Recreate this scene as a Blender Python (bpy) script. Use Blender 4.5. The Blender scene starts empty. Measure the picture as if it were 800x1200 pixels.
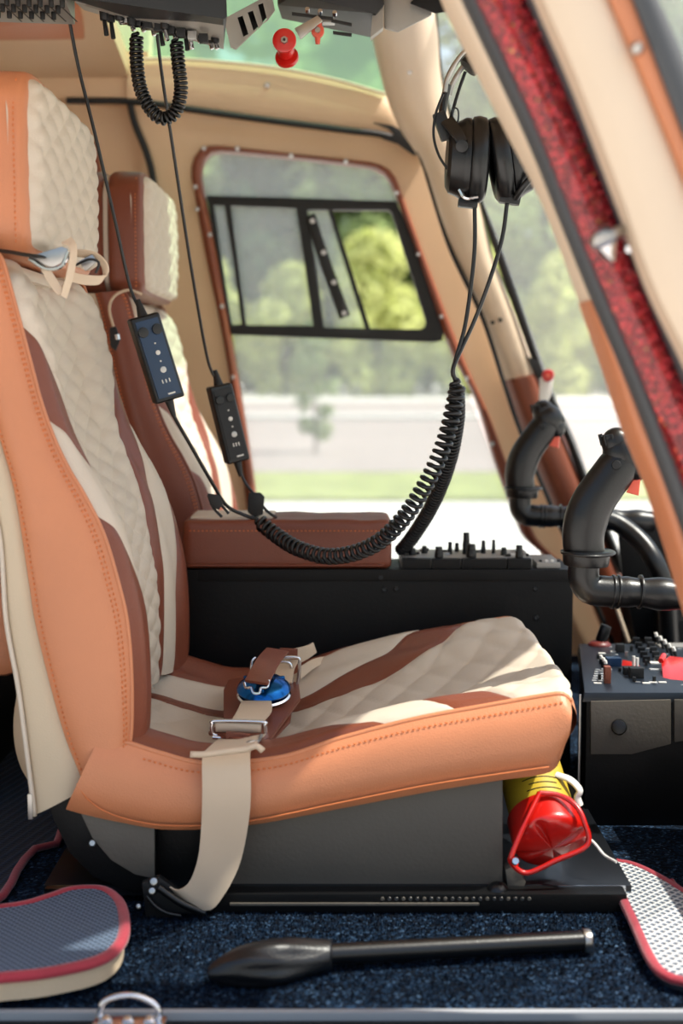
import bpy, bmesh, math, random
from mathutils import Vector, Matrix, noise
random.seed(7)
PI = math.pi
scene = bpy.context.scene
COL = scene.collection
# ------------------------------------------------------------------ camera
HC = 0.575; FPX = 1600.0; PITCH = math.atan(160/1600)
cam_d = bpy.data.cameras.new('camera'); cam = bpy.data.objects.new('camera', cam_d); COL.objects.link(cam)
cam_d.sensor_fit = 'HORIZONTAL'; cam_d.sensor_width = 24; cam_d.lens = 48
cam_d.clip_start = .05; cam_d.clip_end = 600
cam.location = (0, 0, HC); cam.rotation_euler = (PI/2-PITCH, 0, 0)
cam_d.dof.use_dof = True; cam_d.dof.focus_distance = 1.66; cam_d.dof.aperture_fstop = 3.6
scene.camera = cam
# ------------------------------------------------------------------ light
SUN_EL = math.radians(62); SUN_AZ = math.radians(100)      # azimuth from +Y towards +X
w = bpy.data.worlds.new('world'); scene.world = w; w.use_nodes = True
nt = w.node_tree; nt.nodes.clear()
sky = nt.nodes.new('ShaderNodeTexSky'); sky.sky_type = 'NISHITA'; sky.sun_disc = False
sky.sun_elevation = SUN_EL; sky.sun_rotation = SUN_AZ; sky.air_density = 1.4; sky.dust_density = 3.0; sky.ozone_density = 1.0
bg = nt.nodes.new('ShaderNodeBackground'); bg.inputs[1].default_value = 0.22
ow = nt.nodes.new('ShaderNodeOutputWorld'); nt.links.new(sky.outputs[0], bg.inputs[0]); nt.links.new(bg.outputs[0], ow.inputs[0])
sd = bpy.data.lights.new('sun', 'SUN'); sun = bpy.data.objects.new('sun', sd); COL.objects.link(sun)
sd.energy = 8.0; sd.angle = math.radians(0.6); sd.color = (1, .95, .87)
sdir = Vector((math.sin(SUN_AZ)*math.cos(SUN_EL), math.cos(SUN_AZ)*math.cos(SUN_EL), math.sin(SUN_EL)))
sun.rotation_euler = sdir.to_track_quat('Z', 'Y').to_euler()
scene.view_settings.view_transform = 'Standard'; scene.view_settings.look = 'None'
scene.view_settings.gamma = 1; scene.view_settings.use_curve_mapping = False
scene.view_settings.exposure = 0.0

# ------------------------------------------------------------------ helpers
CA, SA = math.cos(PITCH), math.sin(PITCH)
def at(px, py, Y):
    """point of the plane at distance Y from the doorway that the photo shows at (px, py)"""
    x = (px-400)/FPX; v = -(py-600)/FPX
    d = Vector((x, CA+v*SA, -SA+v*CA)); t = Y/d.y
    return Vector((d.x*t, Y, HC+d.z*t))
def lerp(a, b, t): return a+(b-a)*t
def sst(a, b, x):
    t = min(1, max(0, (x-a)/(b-a))); return t*t*(3-2*t)
def catmull(pts, n):
    """n evenly spread samples of a smooth curve through pts (tuples)"""
    P = [Vector(p) for p in pts]
    if len(P) == 2: return [P[0].lerp(P[1], i/(n-1)) for i in range(n)]
    E = [P[0]*2-P[1]]+P+[P[-1]*2-P[-2]]
    D = []
    for i in range(len(P)-1):
        a, b, c, d = E[i:i+4]
        for k in range(12):
            t = k/12
            D.append(.5*((2*b)+(c-a)*t+(2*a-5*b+4*c-d)*t*t+(3*b-a-3*c+d)*t**3))
    D.append(P[-1].copy())
    L = [0]
    for i in range(1, len(D)): L.append(L[-1]+(D[i]-D[i-1]).length)
    out = []; j = 0
    for i in range(n):
        s = L[-1]*i/(n-1)
        while j < len(L)-2 and L[j+1] < s: j += 1
        seg = L[j+1]-L[j]
        out.append(D[j].lerp(D[j+1], (s-L[j])/seg if seg > 1e-9 else 0))
    return out
def link(o, parent=None):
    COL.objects.link(o)
    if parent is not None:
        o.parent = parent
        if parent.type == 'EMPTY': o.location = -parent.location
    return o
def mk(name, verts, faces, mat, parent=None, smooth=True, ang=None):
    me = bpy.data.meshes.new(name); me.from_pydata([tuple(v) for v in verts], [], faces); me.update()
    bm = bmesh.new(); bm.from_mesh(me); bmesh.ops.recalc_face_normals(bm, faces=bm.faces); bm.to_mesh(me); bm.free()
    me.materials.append(mat)
    if smooth:
        me.shade_smooth()
        if ang: me.set_sharp_from_angle(angle=math.radians(ang))
    return link(bpy.data.objects.new(name, me), parent)
def mkbm(name, bm, mat, parent=None, smooth=True, ang=35):
    me = bpy.data.meshes.new(name); bmesh.ops.recalc_face_normals(bm, faces=bm.faces); bm.to_mesh(me); bm.free()
    me.materials.append(mat)
    if smooth:
        me.shade_smooth(); me.set_sharp_from_angle(angle=math.radians(ang))
    return link(bpy.data.objects.new(name, me), parent)
def thing(name, label, cat, loc=(0, 0, 0), group=None):
    o = bpy.data.objects.new(name, None); COL.objects.link(o); o.location = loc; o.empty_display_size = .05
    o['label'] = label; o['category'] = cat
    if group: o['group'] = group
    return o
def tag(o, label, cat, group=None):
    o['label'] = label; o['category'] = cat
    if group: o['group'] = group
    return o
def struct(o, label=None, cat=None):
    o['kind'] = 'structure'
    if label: o['label'] = label
    if cat: o['category'] = cat
    return o
def structroot(name, label, cat, loc=(0,0,0)):
    o = thing(name, label, cat, loc); o['kind'] = 'structure'; return o
def bx(bm, lo, hi, bev=0, rot=None, seg=2):
    lo, hi = Vector(lo), Vector(hi); c = (lo+hi)/2; s = hi-lo
    M = Matrix.Translation(c) @ (rot.to_4x4() if rot else Matrix()) @ Matrix.Diagonal((abs(s.x), abs(s.y), abs(s.z), 1))
    r = bmesh.ops.create_cube(bm, size=1, matrix=M)
    if bev:
        es = set(e for v in r['verts'] for e in v.link_edges)
        bmesh.ops.bevel(bm, geom=list(es), offset=bev, segments=seg, profile=.7, affect='EDGES')
    return bm
def box(name, lo, hi, mat, parent=None, bev=.002, rot=None, seg=2):
    return mkbm(name, bx(bmesh.new(), lo, hi, bev, rot, seg), mat, parent)
def cyl(bm, a, b, r1, r2=None, seg=16, bev=0):
    a, b = Vector(a), Vector(b); d = b-a
    M = Matrix.Translation((a+b)/2) @ d.to_track_quat('Z', 'Y').to_matrix().to_4x4()
    r = bmesh.ops.create_cone(bm, cap_ends=True, segments=seg, radius1=r1, radius2=r1 if r2 is None else r2, depth=d.length, matrix=M)
    if bev:
        es = [e for e in set(e for v in r['verts'] for e in v.link_edges) if any(len(f.verts) > 4 for f in e.link_faces)]
        bmesh.ops.bevel(bm, geom=es, offset=bev, segments=2, profile=.6, affect='EDGES')
    return bm
def rod(name, a, b, r, mat, parent=None, r2=None, seg=16, bev=0):
    return mkbm(name, cyl(bmesh.new(), a, b, r, r2, seg, bev), mat, parent)
def sweep(path, radius, seg=10, flat=None, caps=True):
    """tube data along 3-D points; radius number or function of t; flat=(sx, sy) squashes the section"""
    n = len(path); V = []; F = []
    up = None
    for i, p in enumerate(path):
        t = (path[min(i+1, n-1)]-path[max(i-1, 0)]).normalized()
        if up is None:
            up = Vector((0, 0, 1)) if abs(t.z) < .9 else Vector((1, 0, 0))
        a = (up-t*up.dot(t)); 
        if a.length < 1e-6: a = t.orthogonal()
        a.normalize(); b = t.cross(a); up = a
        r = radius(i/(n-1)) if callable(radius) else radius
        for k in range(seg):
            th = 2*PI*k/seg; V.append(p+(a*math.cos(th)*(flat[0] if flat else 1)+b*math.sin(th)*(flat[1] if flat else 1))*r)
    for i in range(n-1):
        for k in range(seg):
            F.append((i*seg+k, i*seg+(k+1) % seg, (i+1)*seg+(k+1) % seg, (i+1)*seg+k))
    if caps:
        F.append(tuple(range(seg))[::-1]); F.append(tuple((n-1)*seg+k for k in range(seg)))
    return V, F
def tube(name, pts, radius, mat, parent=None, seg=10, n=40, flat=None):
    V, F = sweep(catmull(pts, n), radius, seg, flat)
    return mk(name, V, F, mat, parent, True, 50)
def tubepx(name, px, radius, mat, parent=None, seg=10, n=40, flat=None):
    return tube(name, [at(*p) for p in px], radius, mat, parent, seg, n, flat)
def loop(name, pts, r, mat, parent=None, seg=8, n=48):
    """closed wire ring through pts"""
    P = catmull(list(pts)+[pts[0]], n); V, F = sweep(P, r, seg, caps=False)
    return mk(name, V, F, mat, parent)
def coil(name, pts, R, r, turns, mat, parent=None, per=14, seg=6):
    n = int(turns*per); P = catmull(pts, n); out = []; up = Vector((0, 1, 0))
    for i, p in enumerate(P):
        t = (P[min(i+1, n-1)]-P[max(i-1, 0)]).normalized()
        a = (up-t*up.dot(t)).normalized(); b = t.cross(a); up = a; th = 2*PI*i/per
        e = min(1, min(i, n-1-i)/(per*1.0))
        out.append(p+(a*math.cos(th)+b*math.sin(th))*R*e)
    V, F = sweep(out, r, seg)
    return mk(name, V, F, mat, parent)
def plate(name, outer, Y, th, mat, parent=None, holes=(), bev=0, smooth_pts=False):
    """flat panel from photo outline at distance Y (number or function of px,py), th deep away from us"""
    fy = Y if callable(Y) else (lambda a, b: Y)
    bm = bmesh.new(); rings = [outer]+list(holes); es = []
    for ring in rings:
        vs = [bm.verts.new(at(p[0], p[1], fy(*p))) for p in ring]
        es += [bm.edges.new((vs[i], vs[(i+1) % len(vs)])) for i in range(len(vs))]
    bmesh.ops.triangle_fill(bm, edges=es, use_beauty=True, normal=(0, -1, 0))
    r = bmesh.ops.extrude_face_region(bm, geom=list(bm.faces))
    bmesh.ops.translate(bm, verts=[g for g in r['geom'] if isinstance(g, bmesh.types.BMVert)], vec=(0, th, 0))
    if bev:
        bmesh.ops.recalc_face_normals(bm, faces=bm.faces)
        ed = [e for e in bm.edges if len(e.link_faces) == 2 and e.calc_face_angle(0) > 1.0]
        bmesh.ops.bevel(bm, geom=ed, offset=bev, segments=2, profile=.6, affect='EDGES')
    return mkbm(name, bm, mat, parent, True, 35)
def band(name, L, R, Y, th, mat, parent=None, n=30, bulge=.004, m=7, curve=True, rows=False, down=False):
    """strip between two photo polylines, rounded across, th deep; Y number or (Ystart, Yend)"""
    if down:      # carry the pillar on towards the floor, below the frame
        L = list(L)+[(L[-1][0]+100, L[-1][1]+250), (L[-1][0]+170, L[-1][1]+430)]; R = list(R)+[(R[-1][0]+100, R[-1][1]+250), (R[-1][0]+170, R[-1][1]+430)]; n += 16
    YY = Y if isinstance(Y, tuple) else (Y, Y)
    f = catmull if curve else catmull
    l = f([(*p, 0) for p in L], n); r = f([(*p, 0) for p in R], n); V = []; F = []
    if rows:      # pair the two edges row by row
        y0, y1 = min(L[0][1], R[0][1]), max(L[-1][1], R[-1][1])
        def row(P, y):
            Q = f([(*p, 0) for p in P], 120)
            j = 0
            while j < 118 and Q[j+1].y < y: j += 1
            a_, b_ = Q[j], Q[j+1]; return Vector((a_.x+(b_.x-a_.x)*(y-a_.y)/(b_.y-a_.y), y, 0))
        ys = [lerp(y0, y1, i/(n-1)) for i in range(n)]; l = [row(L, y) for y in ys]; r = [row(R, y) for y in ys]
    for i in range(n):
        y = lerp(YY[0], YY[1], i/(n-1))
        for k in range(m):
            t = k/(m-1); q = l[i].lerp(r[i], t)
            V.append(at(q.x, q.y, y)+Vector((0, -bulge*(1-abs(2*t-1)**3), 0)))
        for k in (m-1, 0):
            q = l[i].lerp(r[i], k/(m-1)); V.append(at(q.x, q.y, y)+Vector((0, th, 0)))
    M = m+2
    for i in range(n-1):
        for k in range(M):
            F.append((i*M+k, i*M+(k+1) % M, (i+1)*M+(k+1) % M, (i+1)*M+k))
    F.append(tuple(range(M))); F.append(tuple((n-1)*M+k for k in range(M))[::-1])
    return mk(name, V, F, mat, parent, True, 40)
def hull(name, pts, mat, parent=None, bev=0):
    bm = bmesh.new()
    for p in pts: bm.verts.new(p)
    r = bmesh.ops.convex_hull(bm, input=list(bm.verts))
    bmesh.ops.delete(bm, geom=[v for v in bm.verts if not v.link_faces], context='VERTS')
    bmesh.ops.dissolve_limit(bm, angle_limit=.05, verts=bm.verts, edges=bm.edges)
    if bev: bmesh.ops.bevel(bm, geom=list(bm.edges), offset=bev, segments=2, profile=.6, affect='EDGES')
    return mkbm(name, bm, mat, parent)
def ribbon(name, A, B, th, mat, parent=None, n=30):
    """webbing between two 3-D edge curves, with thickness and a woven lip"""
    a = catmull(A, n); b = catmull(B, n); V = []; F = []; m = 9
    for i in range(n):
        t = (a[min(i+1, n-1)]-a[max(i-1, 0)]).normalized(); nn = t.cross(b[i]-a[i]).normalized()
        for k in range(m): V.append(a[i].lerp(b[i], k/(m-1))+nn*th/2*(.75 if k in (0, m-1) else 1))
        for k in range(m-1, -1, -1): V.append(a[i].lerp(b[i], k/(m-1))-nn*th/2*(.75 if k in (0, m-1) else 1))
    M = 2*m
    for i in range(n-1):
        for k in range(M): F.append((i*M+k, i*M+(k+1) % M, (i+1)*M+(k+1) % M, (i+1)*M+k))
    F.append(tuple(range(M))); F.append(tuple((n-1)*M+k for k in range(M))[::-1])
    return mk(name, V, F, mat, parent, True, 50)
def stitches(name, path, nrm, mat, parent, length=.0034, gap=.0024, w=.0009):
    """a row of thread stitches along a 3-D path"""
    L = sum((path[i+1]-path[i]).length for i in range(len(path)-1)); k = max(2, int(L/(length+gap)))
    P = catmull(path[::max(1, len(path)//40)]+[path[-1]], 2*k+1); bm = bmesh.new(); nrm = Vector(nrm).normalized()
    for i in range(k):
        a, b = P[2*i], P[2*i+1]; t = (b-a).normalized(); s = t.cross(nrm).normalized()*w
        o = nrm*w*.8; vs = [bm.verts.new(p) for p in (a-s, a+s, b+s, b-s, a.lerp(b, .2)-s*.5+o, a.lerp(b, .2)+s*.5+o, a.lerp(b, .8)+s*.5+o, a.lerp(b, .8)-s*.5+o)]
        for f in ((0, 1, 5, 4), (1, 2, 6, 5), (2, 3, 7, 6), (3, 0, 4, 7), (4, 5, 6, 7)): bm.faces.new([vs[j] for j in f])
    o = mkbm(name, bm, mat, parent, False); o['kind'] = 'stuff'; return o
def copy_tree(o, parent=None):
    c = o.copy(); COL.objects.link(c); c.parent = parent
    for ch in list(o.children): copy_tree(ch, c)
    return c

# ------------------------------------------------------------------ materials
def srgb(c): return tuple(((v/255)/12.92 if v/255 <= .04045 else (((v/255)+.055)/1.055)**2.4) for v in c)+(1,)
MATS = {}
def mat(name, col, rough=.5, metal=0, bump=0, scale=200, var=.06, spec=.5, coat=0, kind='noise', vscale=6, sheen=0):
    m = bpy.data.materials.new(name); m.use_nodes = True; t = m.node_tree; N = t.nodes; K = t.links
    b = N['Principled BSDF']; c = srgb(col)
    b.inputs['Roughness'].default_value = rough; b.inputs['Metallic'].default_value = metal
    b.inputs['Specular IOR Level'].default_value = spec; b.inputs['Coat Weight'].default_value = coat
    b.inputs['Sheen Weight'].default_value = sheen
    tc = N.new('ShaderNodeTexCoord')
    n1 = N.new('ShaderNodeTexNoise'); n1.inputs['Scale'].default_value = vscale; n1.inputs['Detail'].default_value = 4
    K.new(tc.outputs['Object'], n1.inputs['Vector'])
    cr = N.new('ShaderNodeValToRGB'); cr.color_ramp.elements[0].position = .3; cr.color_ramp.elements[1].position = .7
    cr.color_ramp.elements[0].color = tuple(v*(1-var) for v in c[:3])+(1,); cr.color_ramp.elements[1].color = tuple(min(1, v*(1+var)) for v in c[:3])+(1,)
    K.new(n1.outputs['Fac'], cr.inputs[0]); K.new(cr.outputs[0], b.inputs['Base Color'])
    if bump:
        if kind == 'leather': n2 = N.new('ShaderNodeTexVoronoi'); n2.inputs['Scale'].default_value = scale; o = n2.outputs['Distance']
        elif kind == 'weave':
            n2 = N.new('ShaderNodeTexChecker'); n2.inputs['Scale'].default_value = scale; o = n2.outputs['Fac']
        else: n2 = N.new('ShaderNodeTexNoise'); n2.inputs['Scale'].default_value = scale; n2.inputs['Detail'].default_value = 3; o = n2.outputs['Fac']
        K.new(tc.outputs['Object'], n2.inputs['Vector'])
        bp = N.new('ShaderNodeBump'); bp.inputs['Strength'].default_value = bump; bp.inputs['Distance'].default_value = .001
        K.new(o, bp.inputs['Height']); K.new(bp.outputs[0], b.inputs['Normal'])
    MATS[name] = m; return m
ORANGE = mat('orange_leather', (200, 128, 88), .42, bump=.25, scale=600, kind='leather', var=.07)
BROWN = mat('brown_leather', (122, 64, 44), .4, bump=.25, scale=600, kind='leather', var=.08)
BEIGE = mat('cream_leather', (206, 192, 174), .5, bump=.2, scale=600, kind='leather', var=.04)
COVER = mat('tan_cover_cloth', (200, 180, 152), .6, bump=.2, scale=500, kind='leather', var=.04)
PLASTIC = mat('beige_cabin_moulding', (214, 182, 146), .55, bump=.5, scale=420, var=.04)
PLASTIC2 = mat('pale_pillar_moulding', (216, 194, 168), .55, bump=.4, scale=420, var=.04)
GREYRUB = mat('grey_rubber_seal', (66, 68, 70), .6, bump=.2, scale=200, var=.1)
TRIM = mat('russet_trim', (130, 68, 44), .45, bump=.3, scale=300, var=.08)
TRIMOR = mat('tan_leather_trim', (190, 120, 82), .45, bump=.3, scale=300, var=.08)
BLACK = mat('black_rubber', (16, 16, 17), .55, bump=.2, scale=200, var=.1)
CORD = mat('black_cord_plastic', (13, 13, 15), .33, var=.1)
GRIPM = mat('black_grip_plastic', (9, 9, 11), .33, bump=.15, scale=500, var=.15)
BLKMET = mat('black_painted_metal', (15, 15, 16), .45, bump=.25, scale=260, var=.12, vscale=14, spec=.22)
GREYMET = mat('charcoal_painted_metal', (92, 86, 78), .5, bump=.3, scale=260, var=.1)
PANELG = mat('grey_panel_metal', (150, 146, 140), .4, .35, bump=.1, var=.08)
CHROME = mat('chrome', (215, 215, 218), .14, 1, var=.03)
STEEL = mat('brushed_steel', (175, 172, 168), .32, 1, var=.08)
RED = mat('red_plastic', (192, 24, 16), .28, var=.08, coat=.4)
REDPALE = mat('faded_red_rubber', (214, 88, 66), .5, var=.08)
WHITE = mat('white_paint', (225, 222, 215), .5, var=.03)
THREAD = mat('orange_thread', (206, 116, 64), .6, var=.05)
THREADC = mat('cream_thread', (225, 205, 175), .6, var=.05)
WEB = mat('beige_webbing', (206, 184, 158), .65, bump=.5, scale=700, kind='weave', var=.05)
BLUEMET = mat('blue_anodised_metal', (20, 92, 160), .22, .85, var=.1)
BLUEPL = mat('dark_blue_plastic', (18, 46, 78), .3, var=.12, coat=.3)
DIAL = mat('pale_panel_print', (180, 182, 184), .5, var=.2, vscale=60)
YELLOW = mat('yellow_label', (190, 160, 40), .5, var=.1)
PIPING = mat('crimson_piping', (150, 30, 48), .7, bump=.5, scale=350, var=.2, vscale=20, sheen=.3)
DARKBLUE = mat('dark_blue_rubber', (22, 32, 46), .6, var=.12)
def ramp(N, K, src, stops):
    cr = N.new('ShaderNodeValToRGB'); e = cr.color_ramp.elements
    while len(e) < len(stops): e.new(.5)
    for i, (p, c) in enumerate(stops): e[i].position = p; e[i].color = srgb(c) if len(c) == 3 else c
    K.new(src, cr.inputs[0]); return cr
def carpet_mat():
    m = bpy.data.materials.new('navy_flecked_carpet'); m.use_nodes = True; N = m.node_tree.nodes; K = m.node_tree.links; b = N['Principled BSDF']
    tc = N.new('ShaderNodeTexCoord'); v = N.new('ShaderNodeTexVoronoi'); v.inputs['Scale'].default_value = 330; K.new(tc.outputs['Object'], v.inputs['Vector'])
    n = N.new('ShaderNodeTexNoise'); n.inputs['Scale'].default_value = 150; n.inputs['Detail'].default_value = 5; K.new(tc.outputs['Object'], n.inputs['Vector'])
    cr = ramp(N, K, v.outputs['Color'], [(0, (4, 6, 10)), (.5, (10, 20, 33)), (.78, (24, 44, 66)), (1, (74, 98, 124))])
    K.new(cr.outputs[0], b.inputs['Base Color']); b.inputs['Roughness'].default_value = .95; b.inputs['Specular IOR Level'].default_value = .1
    bp = N.new('ShaderNodeBump'); bp.inputs['Strength'].default_value = 1; bp.inputs['Distance'].default_value = .004
    K.new(n.outputs['Fac'], bp.inputs['Height']); K.new(bp.outputs[0], b.inputs['Normal']); return m
CARPET = carpet_mat()
def glitter_mat():
    m = bpy.data.materials.new('red_glitter_paint'); m.use_nodes = True; N = m.node_tree.nodes; K = m.node_tree.links; b = N['Principled BSDF']
    tc = N.new('ShaderNodeTexCoord'); v = N.new('ShaderNodeTexVoronoi'); v.inputs['Scale'].default_value = 420; K.new(tc.outputs['Object'], v.inputs['Vector'])
    sp = N.new('ShaderNodeSeparateColor'); K.new(v.outputs['Color'], sp.inputs[0])
    cr = ramp(N, K, sp.outputs[0], [(0, (130, 6, 22)), (.75, (168, 14, 32)), (.92, (190, 30, 34)), (.985, (206, 80, 46)), (1, (190, 160, 80))])
    K.new(cr.outputs[0], b.inputs['Base Color']); b.inputs['Metallic'].default_value = .6; b.inputs['Roughness'].default_value = .25
    b.inputs['Coat Weight'].default_value = 1; b.inputs['Coat Roughness'].default_value = .03
    # flakes lie at random tilts: bend the normal per flake
    g = N.new('ShaderNodeNewGeometry'); s1 = N.new('ShaderNodeVectorMath'); s1.operation = 'SUBTRACT'; s1.inputs[1].default_value = (.5, .5, .5)
    K.new(v.outputs['Color'], s1.inputs[0]); s2 = N.new('ShaderNodeVectorMath'); s2.operation = 'SCALE'; s2.inputs['Scale'].default_value = 1.5; K.new(s1.outputs[0], s2.inputs[0])
    s3 = N.new('ShaderNodeVectorMath'); s3.operation = 'ADD'; K.new(g.outputs['Normal'], s3.inputs[0]); K.new(s2.outputs[0], s3.inputs[1])
    s4 = N.new('ShaderNodeVectorMath'); s4.operation = 'NORMALIZE'; K.new(s3.outputs[0], s4.inputs[0]); K.new(s4.outputs[0], b.inputs['Normal']); return m
GLITTER = glitter_mat()
def glass_mat(name, haze, tint=(1, 1, 1, 1), hc=(.9, .93, .92, 1)):
    m = bpy.data.materials.new(name); m.use_nodes = True; N = m.node_tree.nodes; K = m.node_tree.links; N.clear()
    o = N.new('ShaderNodeOutputMaterial'); tr = N.new('ShaderNodeBsdfTransparent'); tr.inputs[0].default_value = tint
    g = N.new('ShaderNodeBsdfGlossy'); g.inputs['Roughness'].default_value = .04
    d = N.new('ShaderNodeBsdfTranslucent'); d.inputs[0].default_value = hc
    d2 = N.new('ShaderNodeBsdfDiffuse'); d2.inputs[0].default_value = hc
    md = N.new('ShaderNodeMixShader'); md.inputs[0].default_value = .5; K.new(d.outputs[0], md.inputs[1]); K.new(d2.outputs[0], md.inputs[2])
    m1 = N.new('ShaderNodeMixShader'); m2 = N.new('ShaderNodeMixShader'); m1.inputs[0].default_value = haze
    K.new(tr.outputs[0], m1.inputs[1]); K.new(md.outputs[0], m1.inputs[2])
    f = N.new('ShaderNodeLayerWeight'); f.inputs[0].default_value = .12; mm = N.new('ShaderNodeMath'); mm.operation = 'MULTIPLY'; mm.inputs[1].default_value = .6
    K.new(f.outputs['Fresnel'], mm.inputs[0]); K.new(mm.outputs[0], m2.inputs[0]); K.new(m1.outputs[0], m2.inputs[1]); K.new(g.outputs[0], m2.inputs[2])
    K.new(m2.outputs[0], o.inputs[0]); return m
GLASS = glass_mat('dusty_window_acrylic', .22, (.93, .97, .96, 1))
GLASSF = glass_mat('clear_windshield_acrylic', .24, (.95, .98, .96, 1))
GLASSG = glass_mat('green_tinted_roof_acrylic', .30, (.56, .84, .62, 1), (.55, .84, .6, 1))
def mesh_mat(name, c1, c2, sx, sy, diag=True):
    """two-tone woven grid in the local XY plane"""
    m = bpy.data.materials.new(name); m.use_nodes = True; N = m.node_tree.nodes; K = m.node_tree.links; b = N['Principled BSDF']; b.inputs['Roughness'].default_value = .7
    tc = N.new('ShaderNodeTexCoord'); mp = N.new('ShaderNodeMapping'); mp.inputs['Rotation'].default_value = (0, 0, PI/4 if diag else .25); K.new(tc.outputs['Object'], mp.inputs[0])
    s = N.new('ShaderNodeSeparateXYZ'); K.new(mp.outputs[0], s.inputs[0]); outs = []
    for ax, sc in (('X', sx), ('Y', sy)):
        a = N.new('ShaderNodeMath'); a.operation = 'MULTIPLY'; a.inputs[1].default_value = sc; K.new(s.outputs[ax], a.inputs[0])
        q = N.new('ShaderNodeMath'); q.operation = 'SINE'; K.new(a.outputs[0], q.inputs[0]); outs.append(q)
    x = N.new('ShaderNodeMath'); x.operation = 'MAXIMUM'; K.new(outs[0].outputs[0], x.inputs[0]); K.new(outs[1].outputs[0], x.inputs[1])
    cr = ramp(N, K, x.outputs[0], [(.35, c1), (.62, c2)]); K.new(cr.outputs[0], b.inputs['Base Color'])
    bp = N.new('ShaderNodeBump'); bp.inputs['Distance'].default_value = .002; bp.inputs['Strength'].default_value = .9; K.new(x.outputs[0], bp.inputs['Height']); K.new(bp.outputs[0], b.inputs['Normal']); return m
MATW = mesh_mat('blue_grey_woven_mat', (46, 62, 82), (108, 128, 152), 1100, 1100)
MATD = mesh_mat('navy_ribbed_mat', (10, 20, 34), (34, 54, 76), 500, 1100, False)
MATP = mesh_mat('pale_mesh_mat', (92, 106, 122), (205, 206, 206), 760, 760)

# ------------------------------------------------------------------ ground and surroundings outside
GZ = -0.62
def gd(py): return (HC-GZ)*FPX/(py-440)
def ground_mat(name, c1, c2, sc): 
    return mat(name, c1, .9, bump=.3, scale=sc, var=.1, vscale=sc, spec=.1)
PAVE = mat('pale_concrete', (212, 206, 198), .9, var=.06, vscale=.6, spec=.1)
PAVE2 = mat('pinkish_paving', (166, 152, 146), .9, var=.08, vscale=.15, spec=.1)
GRASS = mat('mown_grass', (152, 158, 98), .9, var=.25, vscale=3, spec=.1)
def slab(name, x0, x1, y0, y1, z, m, label, cat):
    o = box(name, (x0, y0, z-.4), (x1, y1, z), m, None, 0); return struct(o, label, cat)
slab('ground', -120, 120, -40, 170, GZ, PAVE, 'pale sunlit concrete apron outside the aircraft', 'ground')
g = slab('lawn_strip', -60, 60, gd(588), gd(557), GZ+.04, GRASS, 'narrow mown grass strip beyond the pale pavement', 'grass'); 
slab('road', -110, 110, gd(553), gd(470), GZ+.012, PAVE2, 'wide pinkish paved road beyond the grass strip', 'road')
slab('kerb', -60, 60, gd(492), gd(489), GZ+.12, PAVE, 'long low pale kerb crossing the far side of the road', 'kerb')
def leaf_mat(name, c):
    m = bpy.data.materials.new(name); m.use_nodes = True; N = m.node_tree.nodes; K = m.node_tree.links; N.clear()
    o = N.new('ShaderNodeOutputMaterial'); d = N.new('ShaderNodeBsdfDiffuse'); t = N.new('ShaderNodeBsdfTranslucent'); x = N.new('ShaderNodeMixShader'); x.inputs[0].default_value = .4
    tc = N.new('ShaderNodeTexCoord'); n = N.new('ShaderNodeTexNoise'); n.inputs['Scale'].default_value = .7; n.inputs['Detail'].default_value = 4; K.new(tc.outputs['Object'], n.inputs['Vector'])
    a = srgb(c); cr = ramp(N, K, n.outputs['Fac'], [(.35, tuple(v*.6 for v in a[:3])+(1,)), (.7, tuple(v*1.3 for v in a[:3])+(1,))])
    K.new(cr.outputs[0], d.inputs[0]); K.new(cr.outputs[0], t.inputs[0]); K.new(d.outputs[0], x.inputs[1]); K.new(t.outputs[0], x.inputs[2]); K.new(x.outputs[0], o.inputs[0]); return m
LEAF = [leaf_mat('dark_evergreen_leaf', (56, 80, 52)), leaf_mat('mid_green_leaf', (168, 186, 126)), leaf_mat('yellow_green_leaf', (212, 218, 146))]  # mid and yellow greens lightened: aerial brightness put into the leaf colour
BARK = mat('bark', (92, 76, 62), .9, bump=.4, scale=8)
def foliage(kind, h, r, low, n, size):
    bm = bmesh.new(); rnd = random.Random(kind*11+int(h*10)); blobs = []
    for i in range(16):
        t = rnd.random(); zz = lerp(low, h, t); rr = r*math.sin(PI*min(.95, max(.12, .15+.75*t)))*.75
        a = rnd.random()*2*PI; blobs.append((Vector((math.cos(a)*rr*.8, math.sin(a)*rr*.8, zz)), r*rnd.uniform(.32, .55)))
    for i in range(n):
        c, s = rnd.choice(blobs); d = Vector((rnd.gauss(0, 1), rnd.gauss(0, 1), rnd.gauss(0, 1))).normalized()
        p = c+d*s*rnd.uniform(.7, 1.05); q = (d+Vector((rnd.uniform(-.7, .7), rnd.uniform(-.7, .7), rnd.uniform(-.4, .7)))).normalized()
        a = q.orthogonal().normalized(); a.rotate(Matrix.Rotation(rnd.random()*6, 3, q)); b = q.cross(a); k = size*rnd.uniform(.6, 1.3)
        vs = [bm.verts.new(p+a*k*u+b*k*.6*v) for u, v in ((-1, 0), (0, -.8), (1, 0), (0, .8))]; bm.faces.new(vs)
    return bm
def make_tree(kind, h, r, low, n, size, label, cat, name):
    t = thing(name, label, cat)
    o = mkbm('crown', foliage(kind, h, r, low, n, size), LEAF[kind], t, False); o['kind'] = 'stuff'
    tube('trunk', [(0, 0, 0), (.1*r*.3, 0, low), (0, .05*r, h*.75)], lambda u: max(.02, .045*r*(1-u*.7)), BARK, t, 8, 8)
    return t
TL = ['dark green evergreen tree beyond the road', 'mid green leafy tree beyond the road', 'bright yellow green tree beyond the road']
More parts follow.
